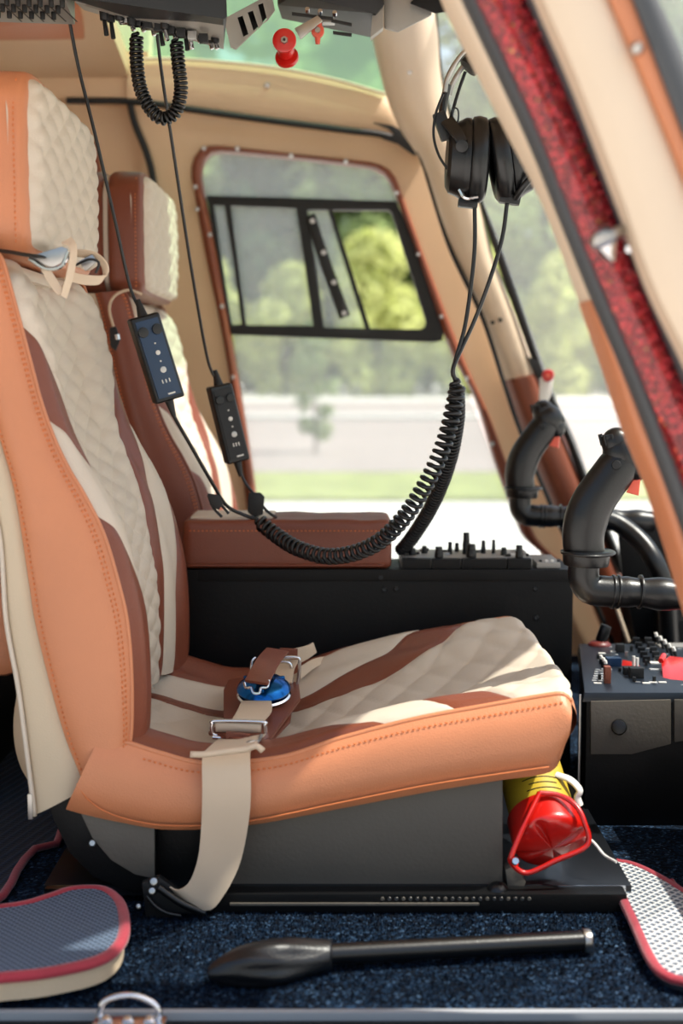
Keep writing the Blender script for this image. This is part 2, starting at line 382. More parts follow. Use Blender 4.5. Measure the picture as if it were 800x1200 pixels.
protos = [make_tree(0, 25, 5.2, 2.5, 3800, .62, TL[0], 'tree', 'evergreen_tree'), make_tree(1, 24, 5.6, 2, 3800, .62, TL[1], 'tree', 'leafy_tree'), make_tree(2, 10, 4.2, .8, 3000, .42, TL[2], 'tree', 'small_tree')]
used = [0, 0, 0]
def plant(k, x, y, s=1):
    o = protos[k] if not used[k] else copy_tree(protos[k]); used[k] = 1
    o.location = (x, y, GZ); o.rotation_euler.z = random.random()*6; o.scale = (s, s, s); o['group'] = ['evergreens beyond the road', 'leafy trees beyond the road', 'small bright trees beyond the road'][k]
    return o
for i in range(10): plant(1 if i % 3 else 0, -36+i*8.6, 110, 1.38)
for i in range(9): plant(1 if i % 4 else 0, -31+i*8.6, 99, 1.12)
for i in range(9): plant(0 if i in (3,) else 1, -28+i*7.6, 88, .74+.03*(i % 3))
for i in range(11): plant(2, -24+i*5.2, 78, .66+.05*(i*7 % 4))
sap = make_tree(1, 1.95, .33, .25, 900, .07, 'slim young tree on its own in front of the road', 'tree', 'young_tree'); sap.location = (at(369, 545, 21).x, 21, GZ)

# ------------------------------------------------------------------ cabin floor, sill, far wall, ceiling
f = struct(box('floor', (-1.1, 1.19, -.05), (.75, 2.78, 0), CARPET, None, .002), 'dark navy carpet with pale blue flecks covering the cabin floor', 'carpet')
# pile: short tufts of yarn near the sill
bm = bmesh.new(); rnd = random.Random(3)
for i in range(26000):
    x = rnd.uniform(-.42, .42); y = rnd.uniform(1.2, 1.42); a = rnd.random()*2*PI; h = rnd.uniform(.002, .0055); l = Vector((rnd.uniform(-1, 1), rnd.uniform(-1, 1), 0))*.0025
    s = Vector((math.cos(a), math.sin(a), 0))*.0009; p = Vector((x, y, -.0005))
    vs = [bm.verts.new(p-s), bm.verts.new(p+s), bm.verts.new(p+l+Vector((0, 0, h)))]; bm.faces.new(vs)
pile = mkbm('carpet_pile', bm, CARPET, f, False); pile['kind'] = 'stuff'
sill = structroot('trim_1', 'dark door sill with a pale metal edge along the near side of the carpet', 'sill', (0, 1.19, 0))
box('sill_body', (-1.1, 1.06, -.08), (.75, 1.1812, -.004), BLKMET, sill, .004)
box('edge_strip', (-1.1, 1.1815, -.012), (.75, 1.189, .003), mat('pale_sill_strip', (150, 154, 158), .5), sill, .0015)
box('red_sill_edge', (-1.1, 1.03, -.1), (.75, 1.06, -.02), mat('dark_red_paint', (70, 10, 18), .3, coat=.8), sill, .006)
rg = thing('tie_down_ring', 'chrome ring fitting on the door sill below the lower-left mat', 'ring', (at(150, 1185, 1.15).x, 1.15, 0))
loop('ring', [at(x, y, 1.16) for x, y in ((116, 1188), (122, 1174), (140, 1167), (160, 1167), (180, 1176), (187, 1190), (170, 1200), (130, 1200))], .0028, CHROME, rg)
for x in (125, 150, 175): rod('bolt', at(x, 1199, 1.145), at(x, 1191, 1.15), .006, CHROME, rg, .004, 12, .001)
box('ring_base', at(106, 1206, 1.14), at(196, 1197, 1.165), CHROME, rg, .001)

FW = 2.80     # far side wall distance
tr_out = [(300, 690), (291, 610), (277, 500), (262, 400), (241, 300), (229, 232), (224, 205), (226, 188), (233, 176), (244, 171), (260, 171), (342, 180), (425, 189), (446, 193), (460, 203), (470, 224), (497, 300), (545, 424), (571, 482), (594, 544), (625, 625), (650, 690)]
tr_in = [(309, 680), (303, 610), (291, 520), (275, 420), (254, 300), (241, 236), (236, 208), (237, 194), (242, 184), (251, 178), (265, 178), (342, 185), (425, 195), (442, 199), (452, 206), (461, 222), (483, 281), (526, 405), (558, 470), (582, 548), (611, 625), (634, 680)]
door = structroot('door_1', 'beige far cabin door with a russet-framed window', 'door', (0, FW, 0))
# beige door skin around the window
outer = [(150, 122), (215, 128), (300, 140), (400, 153), (452, 160), (486, 180), (496, 193), (515, 255), (534, 310), (564, 371), (590, 450), (611, 505), (646, 592), (700, 700), (760, 850), (760, 960), (120, 960), (175, 480), (165, 170)]
plate('door_skin', outer, FW, .035, PLASTIC, door, holes=[tr_out], bev=0)
# russet window surround
V = []; F = []; n = len(tr_out); O = catmull([(*p, 0) for p in tr_out+[tr_out[0]]], 140)[:-1]; I = catmull([(*p, 0) for p in tr_in+[tr_in[0]]], 140)[:-1]; m = 8
for i in range(139):
    for k in range(m):
        t = k/(m-1); q = O[i].lerp(I[i], t); V.append(at(q.x, q.y, FW)+Vector((0, -.012*math.sin(PI*min(1, t*1.0))**.6-.001, 0)))
    V.append(at(I[i].x, I[i].y, FW)+Vector((0, .03, 0)))
M = m+1
for i in range(139):
    for k in range(m): F.append((i*M+k, i*M+k+1, ((i+1) % 139)*M+k+1, ((i+1) % 139)*M+k))
mk('window_surround', V, F, TRIM, door)
for p in ((239, 174), (278, 174), (341, 182), (405, 189), (465, 226), (490, 298), (517, 371), (547, 443), (577, 520), (229, 219), (231, 245), (246, 275), (260, 359), (273, 442), (283, 517), (294, 590)):
    rod('screw', at(*p, FW-.010), at(*p, FW-.018), .0052, STEEL, door, .0035, 12)
bm = bmesh.new()
# window glass: lower pane and top pane, sliding panes
win = structroot('window_1', 'far door window with black sliding vent frame and clear acrylic', 'window', (0, FW, 0))
plate('upper_pane', [(241, 236), (236, 208), (240, 184), (251, 178), (342, 185), (425, 195), (450, 206), (461, 222), (468, 240)], FW+.02, .003, GLASS, win)
plate('lower_pane', [(272, 386), (522, 398), (582, 548), (634, 680), (309, 680), (291, 520)], FW+.02, .003, GLASS, win)
frame_o = [(242, 229), (350, 232), (464, 236), (476, 262), (500, 330), (520, 388), (518, 399), (508, 401), (375, 396), (270, 392), (258, 320)]
h1 = [(250, 240), (263, 241), (274, 310), (283, 380), (271, 381), (260, 310)]
h2 = [(270, 241), (347, 244), (357, 310), (367, 382), (288, 381), (280, 320)]
h3 = [(360, 246), (455, 246), (459, 250), (480, 315), (499, 376), (498, 383), (492, 386), (379, 384), (372, 330)]
plate('vent_frame', frame_o, FW+.004, .022, BLACK, win, holes=[h1, h2, h3], bev=.0015)
plate('rear_pane', h1, FW+.018, .003, GLASS, win)
plate('middle_pane', h2, FW+.014, .003, GLASS, win)
plate('sliding_pane', [(360, 246), (388, 246), (433, 386), (379, 384), (372, 330)], FW+.012, .003, GLASS, win)
band('pane_edge', [(384, 245), (428, 386)], [(389, 245), (434, 386)], FW+.008, .012, BLACK, win, 6, .0005)
hb = band('slide_handle', [(358, 254), (371, 298), (398, 374)], [(369, 250), (383, 294), (410, 369)], FW-.004, .016, BLACK, win, 10, .002)
for p in ((366, 259), (379, 296), (391, 331), (403, 367)): rod('handle_screw', at(*p, FW-.004), at(*p, FW-.009), .0062, STEEL, hb, .0045, 12)
# B pillar and rear side
wf = struct(plate('wall_far', [(-400, 40), (100, 46), (185, 70), (216, 71), (216, 127), (160, 122), (176, 190), (190, 480), (120, 960), (-400, 960)], FW+.03, .04, PLASTIC, None, holes=[[(-30, 200), (60, 160), (92, 160), (108, 178), (113, 215), (125, 300), (-30, 300)]]), 'beige moulded side wall behind the far seat', 'wall')
band('window_trim', [(60, 152), (94, 153), (112, 170), (120, 215), (135, 320)], [(60, 160), (92, 161), (106, 177), (113, 215), (126, 320)], FW+.02, .03, TRIM, wf, 24, .004)
pn = plate('rear_pane', [(-30, 200), (60, 160), (92, 160), (108, 178), (113, 215), (125, 300), (-30, 300)], FW+.05, .003, GLASS, wf)
# beige roof rail above the door, with roof window rim
rail = structroot('trim_2', 'beige roof rail between the black door seal and the roof window', 'roof rail', (0, FW, .9))
band('rail_panel', [(150, 70), (215, 70), (312, 79), (387, 93), (450, 111), (470, 140), (497, 175)], [(150, 120), (215, 126), (300, 138), (400, 151), (450, 158), (486, 178), (497, 186)], (FW-.02, FW-.02), .05, PLASTIC, rail, 30, .01)
tubepx('window_rim', [(150, 69, FW-.03), (215, 69.5, FW-.03), (312, 78, FW-.03), (387, 92, FW-.03), (451, 110, FW-.03)], .0035, PLASTIC2, rail, 8, 30)
rod('screw', at(313, 100, FW-.03), at(313, 100, FW-.036), .006, STEEL, rail, .004, 12)
band('upper_panel', [(-400, -20), (0, -20), (90, -20), (178, 0)], [(-400, 110), (0, 112), (90, 118), (170, 124)], (FW-.01, FW-.01), .05, PLASTIC, rail, 20, .008)
seal = structroot('trim_3', 'black rubber door seal following the far door frame', 'door seal', (0, FW, .9))
tubepx('top_seal', [(78, 118, FW-.02), (155, 119, FW-.02), (215, 127, FW-.035), (300, 139, FW-.035), (400, 152, FW-.035), (455, 160, FW-.035), (492, 180, FW-.035)], .0065, BLACK, seal, 10, 50)
tubepx('front_seal', [(490, 176, 2.685), (497, 195, 2.685), (515, 255, 2.685), (531, 300, 2.685), (565, 372, 2.685), (590, 448, 2.685), (609, 504, 2.685), (646, 594, 2.685), (690, 690, 2.685), (760, 850, 2.685)], .0045, BLACK, seal, 8, 60)
tubepx('rear_seal', [(152, 120, FW-.015), (158, 145, FW-.015), (172, 180, FW-.015), (180, 215, FW-.015), (190, 300, FW-.015)], .007, BLACK, seal, 8, 30)
plate('seal_joint', [(437, 143), (460, 147), (481, 158), (493, 168), (496, 182), (484, 181), (466, 168), (448, 162), (462, 157), (455, 150)], FW-.075, .012, BLACK, seal, bev=.001)
# A pillar
pil = structroot('trim_4', 'pale beige far windshield pillar with a russet lower sleeve', 'pillar', (at(640, 560, 2.7).x, 2.72, .2))
pl = [(424, -40), (434, 20), (442, 60), (455, 110), (470, 145), (495, 185), (517, 255), (534, 300), (566, 370), (592, 448)]
pr = [(507, -40), (509, 10), (513, 40), (517, 93), (532, 160), (562, 240), (577, 300), (600, 360), (615, 400), (628, 438)]
band('upper_pillar', pl, pr, (2.60, 2.72), .06, PLASTIC2, pil, 40, .03, 11)
band('lower_pillar', [(591, 446), (611, 502), (648, 594), (690, 690), (740, 820)], [(629, 437), (650, 485), (684, 566), (735, 690), (790, 820)], (2.715, 2.72), .07, TRIM, pil, 30, .032, 11)
for p in ((577, 378), (586, 375)): rod('screw', at(*p, 2.675), at(*p, 2.668), .004, BLACK, pil, None, 10)
for p in ((480, 85),): rod('screw', at(*p, 2.585), at(*p, 2.578), .004, STEEL, pil, None, 10)
gk = structroot('trim_5', 'black gasket along the far edge of the windshield', 'gasket', (at(640, 460, 2.7).x, 2.7, .5))
tubepx('gasket', [(511, 10, 2.62), (514, 50, 2.63), (519, 95, 2.65), (535, 160, 2.66), (565, 240, 2.67), (592, 318, 2.68), (612, 375, 2.69), (632, 430, 2.7), (650, 478, 2.7), (668, 515, 2.7), (690, 575, 2.7), (730, 670, 2.7)], lambda t: .002+.007*sst(.25, .45, t), BLACK, gk, 8, 60)
plate('gasket_cap', [(618, 418), (632, 424), (640, 452), (628, 440)], 2.66, .02, BLACK, gk, bev=.001)
# ceiling (roof shell) and rear lining
bm = bmesh.new(); cv = [bm.verts.new(p) for p in ((-1.1, 1.04, 1.12), (.52, 1.04, 1.12), (.52, 1.14, 1.12), (.30, 1.14, 1.12), (.47, 1.33, 1.12), (.70, 1.62, 1.12), (.86, 1.93, 1.12), (-1.1, 1.93, 1.12))]  # diagonal front edge, out of view, is cut to shape the seat's sun patch
bm.faces.new(cv); rr_ = bmesh.ops.extrude_face_region(bm, geom=list(bm.faces)); bmesh.ops.translate(bm, verts=[g for g in rr_['geom'] if isinstance(g, bmesh.types.BMVert)], vec=(0, 0, .04))
ce = struct(mkbm('ceiling', bm, PLASTIC), 'beige roof shell over the seats', 'roof')
hull('roof_crown', [Vector((x, y, z)) for x in (-1.1, .86) for y, z in ((1.93, 1.12), (1.93, 1.16), (2.36, 1.235), (2.36, 1.275))], PLASTIC, ce)  # roof carried on out of view to keep sun off the far seat
hull('roof_rear', [Vector((x, y, z)) for x in (-1.1, -.42) for y, z in ((2.36, 1.235), (2.36, 1.275), (2.8, 1.16), (2.8, 1.2))], PLASTIC, ce)
struct(box('sun_block_front', (.46, 1.1, -.05), (.49, 1.68, .22), BLKMET, None, .004), 'unseen black panel added forward of the doorway to shade the floor', 'wall')  # added out of view to keep sun off the right-hand floor
hull('rear_roof_lining', [at(-300, 20, 2.5), at(97, 24, 2.5), at(100, 46, 2.6), at(-300, 52, 2.6), at(-300, -60, 2.3), at(80, -60, 2.3), at(-300, -60, 2.7), at(80, -60, 2.7), at(98, 46, 2.78), at(-300, 52, 2.78)], TRIMOR, ce, .004)
struct(box('wall_rear', (-1.14, 1.12, -.05), (-1.1, 2.84, 1.16), PLASTIC, None, .005), 'beige rear bulkhead out of view at the left', 'wall')
rs = structroot('window_2', 'green-tinted curved roof window above the far door', 'window', (.0, 2.5, 1.05))
V = []; F = []; a = catmull([at(x, y, FW+.0) for x, y in ((140, 70), (215, 72), (312, 81), (387, 95), (456, 115))], 20)
for i in range(20):
    for k in range(8):
        t = k/7; V.append(a[i]+Vector((0, -.55*t, .06+.22*math.sin(t*PI/2)))-Vector((0, 0, .06))*(1-t)+Vector((0,0,0)))
for i in range(19):
    for k in range(7): F.append((i*8+k, i*8+k+1, (i+1)*8+k+1, (i+1)*8+k))
o = mk('roof_pane', V, F, GLASSG, rs)
ws = structroot('window_3', 'large clear curved windshield between the two front pillars', 'windshield', (.4, 2, .5))
A = catmull([at(x, y, Y) for x, y, Y in ((512, 0, 2.62), (519, 95, 2.65), (565, 240, 2.67), (612, 375, 2.69), (650, 478, 2.7), (690, 575, 2.7), (730, 670, 2.7))], 24)
B = catmull([at(x, y, 1.16) for x, y in ((500, -120), (560, 40), (640, 215), (700, 360), (750, 500), (790, 620), (830, 760))], 24)
V = []; F = []
for i in range(24):
    for k in range(15):
        t = k/14; V.append(A[i].lerp(B[i], t)+Vector((.42, 0, .05))*math.sin(PI*t))
for i in range(23):
    for k in range(14): F.append((i*15+k, i*15+k+1, (i+1)*15+k+1, (i+1)*15+k))
mk('windshield_pane', V, F, GLASSF, ws)
# ------------------------------------------------------------------ near pillar and open near door
np_ = structroot('trim_6', 'red glitter-painted near door pillar with beige and tan inner edging', 'pillar', (at(740, 400, 1.1).x, 1.08, 0))
bl = [(515, -40), (530, 0), (600, 140), (643, 225), (681, 323), (714, 420), (744, 510), (770, 574), (796, 656), (835, 780)]
bb = [(528, -40), (546, 0), (617, 155), (656, 250), (692, 340), (722, 408), (744, 461), (770, 530), (800, 620), (842, 740)]
band('beige_edging', bl[:7], [(546, -40), (563, 0), (634, 150), (674, 250), (710, 340), (734, 408), (756, 463), (768, 495)], 1.10, .05, PLASTIC2, np_, 40, .006, rows=True)
band('tan_edging', [(690, 352), (714, 420), (744, 510), (770, 574), (796, 656), (835, 780)], [(712, 372), (733, 430), (762, 500), (788, 560), (812, 640), (856, 760)], 1.098, .05, TRIMOR, np_, 30, .006, rows=True, down=True)
band('grey_inner_seal', [(528, -40), (546, 0), (617, 152), (657, 250), (692, 338), (744, 462), (796, 602), (850, 750)], [(550, -40), (566, 0), (637, 152), (677, 250), (713, 338), (764, 462), (814, 590), (870, 740)], 1.075, .018, GREYRUB, np_, 50, .006, rows=True, down=True)
band('red_panel', [(543, -40), (560, 0), (620, 127), (666, 238), (708, 340), (742, 418), (800, 560), (850, 690)], [(606, -40), (625, 0), (664, 93), (715, 225), (759, 340), (800, 440), (845, 560), (900, 700)], 1.06, .06, GLITTER, np_, 50, .008, rows=True, down=True)
band('grey_outer_seal', [(602, -40), (621, 0), (661, 93), (714, 225), (757, 338), (800, 440), (860, 590)], [(620, -40), (641, 0), (681, 93), (731, 225), (772, 332), (815, 425), (880, 580)], 1.045, .05, GREYRUB, np_, 50, .005, rows=True, down=True)
lt = thing('latch_pin', 'polished metal latch pin bolted to the red glitter pillar', 'latch', at(710, 287, 1.04))
rod('latch_cone', at(717, 307, 1.02), at(708, 284, 1.015), .0025, CHROME, lt, .0095, 20, .001)
bm = bmesh.new(); cyl(bm, at(707, 280, 1.042), at(708, 283, 1.016), .0105, .0085, 24, .003); mkbm('latch_head', bm, STEEL, lt)
tubepx('latch_arm', [(706, 280, 1.02), (722, 272, 1.02), (731, 270, 1.03), (735, 280, 1.04)], .004, STEEL, lt, 8, 16)
rod('bolt', at(737, 292, 1.05), at(737, 292, 1.044), .004, CHROME, lt, .003, 10)
for p in ((665, 165), (695, 243), (737, 327)):
    loop('round_patch', [at(p[0]+9*math.cos(a), p[1]+9*math.sin(a), 1.052) for a in [k*PI/4 for k in range(8)]], .0012, GLITTER, np_, 6, 24)
nd = structroot('door_2', 'beige near door standing open with tan strip and black outer seal', 'door', (at(780, 100, 1).x, .95, 0))
band('door_panel', [(614, -60), (637, 0), (677, 93), (727, 225), (766, 334), (812, 430), (880, 580)], [(690, -60), (716, 0), (757, 98), (800, 204), (850, 330), (900, 460), (960, 600)], 1.0, .03, PLASTIC2, nd, 40, .008)
band('tan_strip', [(688, -60), (715, 0), (757, 98), (800, 204), (850, 330), (900, 460)], [(716, -60), (743, 0), (785, 110), (810, 175), (870, 330), (920, 460)], .992, .03, TRIMOR, nd, 40, .004)
band('outer_seal', [(714, -60), (742, 0), (800, 155), (870, 330), (920, 460)], [(744, -60), (772, 0), (800, 64), (850, 180), (960, 440)], .986, .03, GREYRUB, nd, 40, .004)
rod('screw', at(746, 57, .985), at(746, 57, .98), .0048, STEEL, nd, .003, 12)
plate('door_pane', [(744, -60), (772, 0), (800, 64), (850, 180), (1100, 180), (1100, -60)], 1.0, .004, GLASS, nd)

# ------------------------------------------------------------------ seats
Y0, WID = 1.43, .45; YC = Y0+WID/2; HW = WID/2
def XZ(px, py, Y=Y0): p = at(px, py, Y); return (p.x, p.z, 0)
NS = 81
backS = catmull([XZ(*p) for p in ((150, 885), (154, 852), (154, 790), (149, 729), (139, 684), (122, 627), (100, 582), (82, 552), (64, 515), (48, 470), (36, 425), (24, 380), (12, 335), (3, 304), (-6, 290))], NS)
backR = catmull([XZ(*p) for p in ((98, 925), (94, 909), (75, 860), (56, 792), (41, 729), (34, 684), (22, 605), (13, 560), (0, 515), (-12, 470), (-26, 410), (-38, 360), (-48, 320), (-56, 295))], NS)
backL = catmull([XZ(*p) for p in ((41, 955), (39, 935), (32, 879), (22, 804), (8, 725), (0, 624), (-22, 540), (-45, 460), (-66, 390), (-84, 320), (-92, 295))], NS)
panT = catmull([XZ(*p) for p in ((118, 862), (152, 870), (187, 881), (240, 893), (326, 887), (400, 864), (485, 842), (565, 827), (640, 814), (660, 813), (668, 822))], NS)
panB = catmull([XZ(*p) for p in ((78, 947), (95, 952), (140, 962), (200, 971), (290, 966), (400, 946), (500, 927), (580, 914), (630, 907), (651, 898), (662, 868))], NS)
def samp(C, v):
    f = max(0, min(1, v))*(NS-1); i = min(NS-2, int(f)); return C[i].lerp(C[i+1], f-i)
def dintp(tab, x):
    for i in range(len(tab)-1):
        if x <= tab[i+1][0]:
            t = (x-tab[i][0])/(tab[i+1][0]-tab[i][0]); t = t*t*(3-2*t); return lerp(tab[i][1], tab[i+1][1], t)
    return tab[-1][1]
def frame(C, v):
    t = samp(C, min(1, v+.02))-samp(C, max(0, v-.02)); t.normalize(); return t
BT = [(0, -.020), (.4, -.014), (.66, .002), (.82, .013), (.92, .012), (1, 0)]
PT = [(0, -.034), (.4, -.027), (.68, -.004), (.86, .010), (.95, .007), (1, 0)]
def back_pt(u, v):
    s = samp(backS, v); t = frame(backS, v); fwd = Vector((t.y, -t.x))       # forward normal in XZ
    a = abs(u); k = 1-.35*sst(.75, 1, v); d = dintp(BT, a)*k; d -= .02*sst(.9, 1, v)**2
    hw = HW*(1-.10*sst(.86, 1, v)**2)
    return Vector((s.x+fwd.x*d, YC+u*hw, s.y+fwd.y*d))
def pan_pt(u, v):
    s = samp(panT, v); t = frame(panT, min(v, .86)); up = Vector((-t.y, t.x)); a = abs(u); d = dintp(PT, a)*(1-.62*sst(.68, 1, v))
    e = .028*(1-u*u)*sst(.5, 1, v)-(.012*(1-u*u)*sst(.93, 1, v))
    return Vector((s.x+up.x*d+e, YC+u*HW, s.y+up.y*d))
def quilt_h(a, b, sx, sy):
    p = a/sx+b/sy; q = a/sx-b/sy; return (abs(math.sin(PI*p))*abs(math.sin(PI*q)))**.40
def patch(name, fn, lo, hi, v0, v1, mat_, parent, nu, nv, puff=.0022, quilt=None, rim=.012, eps=.004):
    V = []; F = []
    for j in range(nv+1):
        v = lerp(v0, v1, j/nv); a, b = lo(v), hi(v)
        for i in range(nu+1):
            u = lerp(a, b, i/nu); p = fn(u, v)
            n_ = (fn(min(1, u+eps), v)-fn(max(-1, u-eps), v)).cross(fn(u, min(1, v+eps))-fn(u, max(0, v-eps))).normalized()
            if n_.x+n_.z < 0: n_ = -n_
            ed = min(u-a, b-u)*HW; h = puff*(1-math.exp(-(max(0, ed)/rim*1.8)**1.2))-.0012
            if quilt:
                h += quilt[2]*quilt_h(u*HW, v*quilt[3], quilt[0], quilt[1])*(1-math.exp(-ed/.006))
            V.append(p+n_*h)
    for j in range(nv):
        for i in range(nu): F.append((j*(nu+1)+i, j*(nu+1)+i+1, (j+1)*(nu+1)+i+1, (j+1)*(nu+1)+i))
    return mk(name, V, F, mat_, parent)
def quilt_threads(name, fn, lo, hi, q, parent, lift):
    """cream thread lines of the diamond quilting, laid in its grooves"""
    sx, sy, hgt, vl = q; V = []; F = []
    for sg in (1, -1):
        for k in range(-14, 32):
            prev = None
            for i in range(141):
                v = i/140; b = v*vl; a = (k-b/sy)*sx*sg; u = a/HW
                if not (lo(v)+.012 < u < hi(v)-.012): prev = None; continue
                e = .004; p = fn(u, v); n_ = (fn(u+e, v)-fn(u-e, v)).cross(fn(u, min(1, v+e))-fn(u, max(0, v-e))).normalized()
                if n_.x+n_.z < 0: n_ = -n_
                p = p+n_*lift
                if prev is not None and i % 3:
                    w_ = (p-prev[0]).cross(n_).normalized()*.00055; c = len(V); V += [prev[0]-w_, prev[0]+w_, p+w_, p-w_]; F.append((c, c+1, c+2, c+3))
                prev = (p,)
    o = mk(name, V, F, THREADC, parent); o['kind'] = 'stuff'; return o
def edge(tab): return lambda v: min(1.0, dlin(tab, v))
def dlin(tab, x):
    if x <= tab[0][0]: return tab[0][1]
    for i in range(len(tab)-1):
        if x <= tab[i+1][0]: return lerp(tab[i][1], tab[i+1][1], (x-tab[i][0])/(tab[i+1][0]-tab[i][0]))
    return tab[-1][1]
def smoothtab(tab, n=24):
    P = catmull([(a, b, 0) for a, b in tab], n); return [(p.x, p.y) for p in P]
bq = edge(smoothtab([(0, .40), (.2, .42), (.4, .50), (.6, .66), (.76, .85), (.86, 1.0), (.95, 1.15)]))
bt = edge(smoothtab([(0, .49), (.2, .52), (.4, .62), (.55, .80), (.68, 1.0), (.8, 1.15)]))
bb_ = edge(smoothtab([(0, .64), (.2, .69), (.35, .82), (.48, 1.0), (.6, 1.15)]))
pq = edge(smoothtab([(0, .34), (.2, .33), (.4, .36), (.6, .46), (.75, .68), (.84, .9), (.88, 1.0), (1, 1.2)]))
pt_ = edge(smoothtab([(0, .44), (.2, .45), (.4, .51), (.6, .67), (.70, .87), (.76, 1.0), (.9, 1.15)]))
pb = edge(smoothtab([(0, .60), (.2, .66), (.4, .78), (.55, .93), (.62, 1.0), (.75, 1.15)]))
one = lambda v: 1.0
def neg(f): return lambda v: -f(v)
def side_panel(name, C1, C2, m_, parent, Y, sgn, bulge=.010, nw=14, nv=60, v0=0, v1=1):
    V = []; F = []
    for j in range(nv+1):
        v = lerp(v0, v1, j/nv); a, b = samp(C1, v), samp(C2, v)
        for i in range(nw+1):
            w_ = i/nw; q = a.lerp(b, w_); h = bulge*(1-abs(2*w_-1)**2.6)
            V.append((q.x, Y+sgn*h, q.y))
    for j in range(nv):
        for i in range(nw): F.append((j*(nw+1)+i, j*(nw+1)+i+1, (j+1)*(nw+1)+i+1, (j+1)*(nw+1)+i))
    return mk(name, V, F, m_, parent)
def build_seat():
    t = thing('pilot_seat', 'near pilot seat in orange and cream quilted leather with orange side bolster', 'seat', (-.05, YC, 0))
    bk = patch('quilted_back_panel', back_pt, neg(bq), bq, .02, 1, BEIGE, t, 84, 130, .002, (.075, .040, .0056, .66))
    quilt_threads('quilt_stitching', back_pt, neg(bq), bq, (.075, .040, .0056, .66), bk, .0013)
    for sg in (-1, 1):
        def rg(a, b): return ((lambda v: sg*a(v)) if sg > 0 else (lambda v: sg*b(v))), ((lambda v: sg*b(v)) if sg > 0 else (lambda v: sg*a(v)))
        lo, hi = rg(bq, bt); patch('back_stripe', back_pt, lo, hi, .02, .859, BROWN, t, 10, 70, .002, rim=.006)
        lo, hi = rg(bt, bb_); patch('back_stripe', back_pt, lo, hi, .02, .679, BEIGE, t, 10, 60, .0025, rim=.008)
        lo, hi = rg(bb_, one); patch('inner_bolster', back_pt, lo, hi, .02, .48, BROWN, t, 14, 50, .003)
        Y = YC+sg*HW
        sp = side_panel('side_bolster', backS, backR, ORANGE, t, Y, sg, .012)
        path = [Vector((p.x, 0, p.y)) for p in backS[2:]]
        def off(C1, C2, w_, h, k0=2): return [Vector((lerp(C1[i].x, C2[i].x, w_), Y+sg*h, lerp(C1[i].y, C2[i].y, w_))) for i in range(k0, NS, 2)]
        stitches('bolster_stitching', off(backS, backR, .07, .0055), (0, sg, 0), THREAD, sp)
        stitches('bolster_stitching', off(backS, backR, .11, .0075), (0, sg, 0), THREAD, sp)
        stitches('bolster_stitching', off(backS, backR, .93, .0055), (0, sg, 0), THREAD, sp)
        side_panel('rear_cover_side', backR, backL, COVER, t, Y+(-sg)*.001, sg, .006)
        # pan
        pb_l, pb_h = rg(pq, pt_); patch('seat_stripe', pan_pt, pb_l, pb_h, 0, .88, BROWN, t, 10, 60, .002, rim=.006)
        pb_l, pb_h = rg(pt_, pb); patch('seat_stripe', pan_pt, pb_l, pb_h, 0, .76, BEIGE, t, 10, 60, .0025, rim=.008)
        pb_l, pb_h = rg(pb, one); patch('inner_seat_bolster', pan_pt, pb_l, pb_h, 0, .62, BROWN, t, 12, 50, .003)
        ss = side_panel('seat_side_panel', panT, panB, ORANGE, t, Y+sg*.004, sg, .016, 18, 90)
        st = [Vector((lerp(panT[i].x, panB[i].x, .10), Y+sg*.0125, lerp(panT[i].y, panB[i].y, .10))) for i in range(8, NS-1, 2)]
        stitches('seat_stitching', st, (0, sg, .4), THREAD, ss)
        lp = catmull([(*XZ(*p)[:1], Y+sg*.0185, XZ(*p)[1]) for p in ((94, 912), (108, 932), (140, 950), (200, 961), (290, 956), (400, 934), (500, 914), (590, 900), (640, 893))], 60)
        V, F = sweep(lp, .0008, 6); mk('lower_seam', V, F, THREAD, ss)
        V, F = sweep([Vector((p.x, Y+sg*.0035, p.y)) for p in backL], .0028, 6); mk('zip_piping', V, F, BEIGE, t)
    for i in range(2):  # welt where side panels meet the front
        sg = (-1, 1)[i]; Y = YC+sg*HW
        V, F = sweep([Vector((p.x, Y, p.y)) for p in backS], .0022, 6); mk('back_welt', V, F, ORANGE, t)
        V, F = sweep([Vector((p.x, Y+sg*.003, p.y)) for p in panT], .0028, 6); mk('seat_welt', V, F, ORANGE, t)
    qs = patch('quilted_seat_panel', pan_pt, neg(pq), pq, 0, 1, BEIGE, t, 84, 110, .002, (.090, .056, .0034, .56))
    quilt_threads('quilt_stitching', pan_pt, neg(pq), pq, (.090, .056, .0034, .56), qs, .0013)
    # front lip of the cushion
    V = []; F = []; e = panB[-1]
    for i in range(25):
        u = -1+2*i/24; a = pan_pt(u, 1)
        for k in range(9):
            s = k/8; b = Vector((e.x+.012*(1-u*u), a.y, e.y)); c = Vector((e.x-.02, a.y, panB[-8].y)); p = a.lerp(b, s)+Vector((.010*math.sin(PI*s), 0, 0)) if s < .999 else b
            V.append(p)
        V.append(Vector((panB[-14].x, a.y, panB[-14].y)))
    for i in range(24):
        for k in range(9): F.append((i*10+k, i*10+k+1, (i+1)*10+k+1, (i+1)*10+k))
    mk('cushion_front', V, F, ORANGE, t)
    # cushion underside and back shell
    V = []; F = []
    for i in range(0, NS, 4):
        for y in (YC-HW-.004, YC+HW+.004): V.append((panB[i].x, y, panB[i].y))
    for i in range(len(V)//2-1): F.append((2*i, 2*i+1, 2*i+3, 2*i+2))
    mk('cushion_base', V, F, BLKMET, t)
    V = []; F = []
    for i in range(0, NS, 4):
        for k in range(9):
            s = k/8; V.append((backL[i].x-.02*math.sin(PI*s), lerp(YC-HW, YC+HW, s), backL[i].y))
    for i in range(len(V)//9-1):
        for k in range(8): F.append((i*9+k, i*9+k+1, (i+1)*9+k+1, (i+1)*9+k))
    mk('rear_cover', V, F, COVER, t)
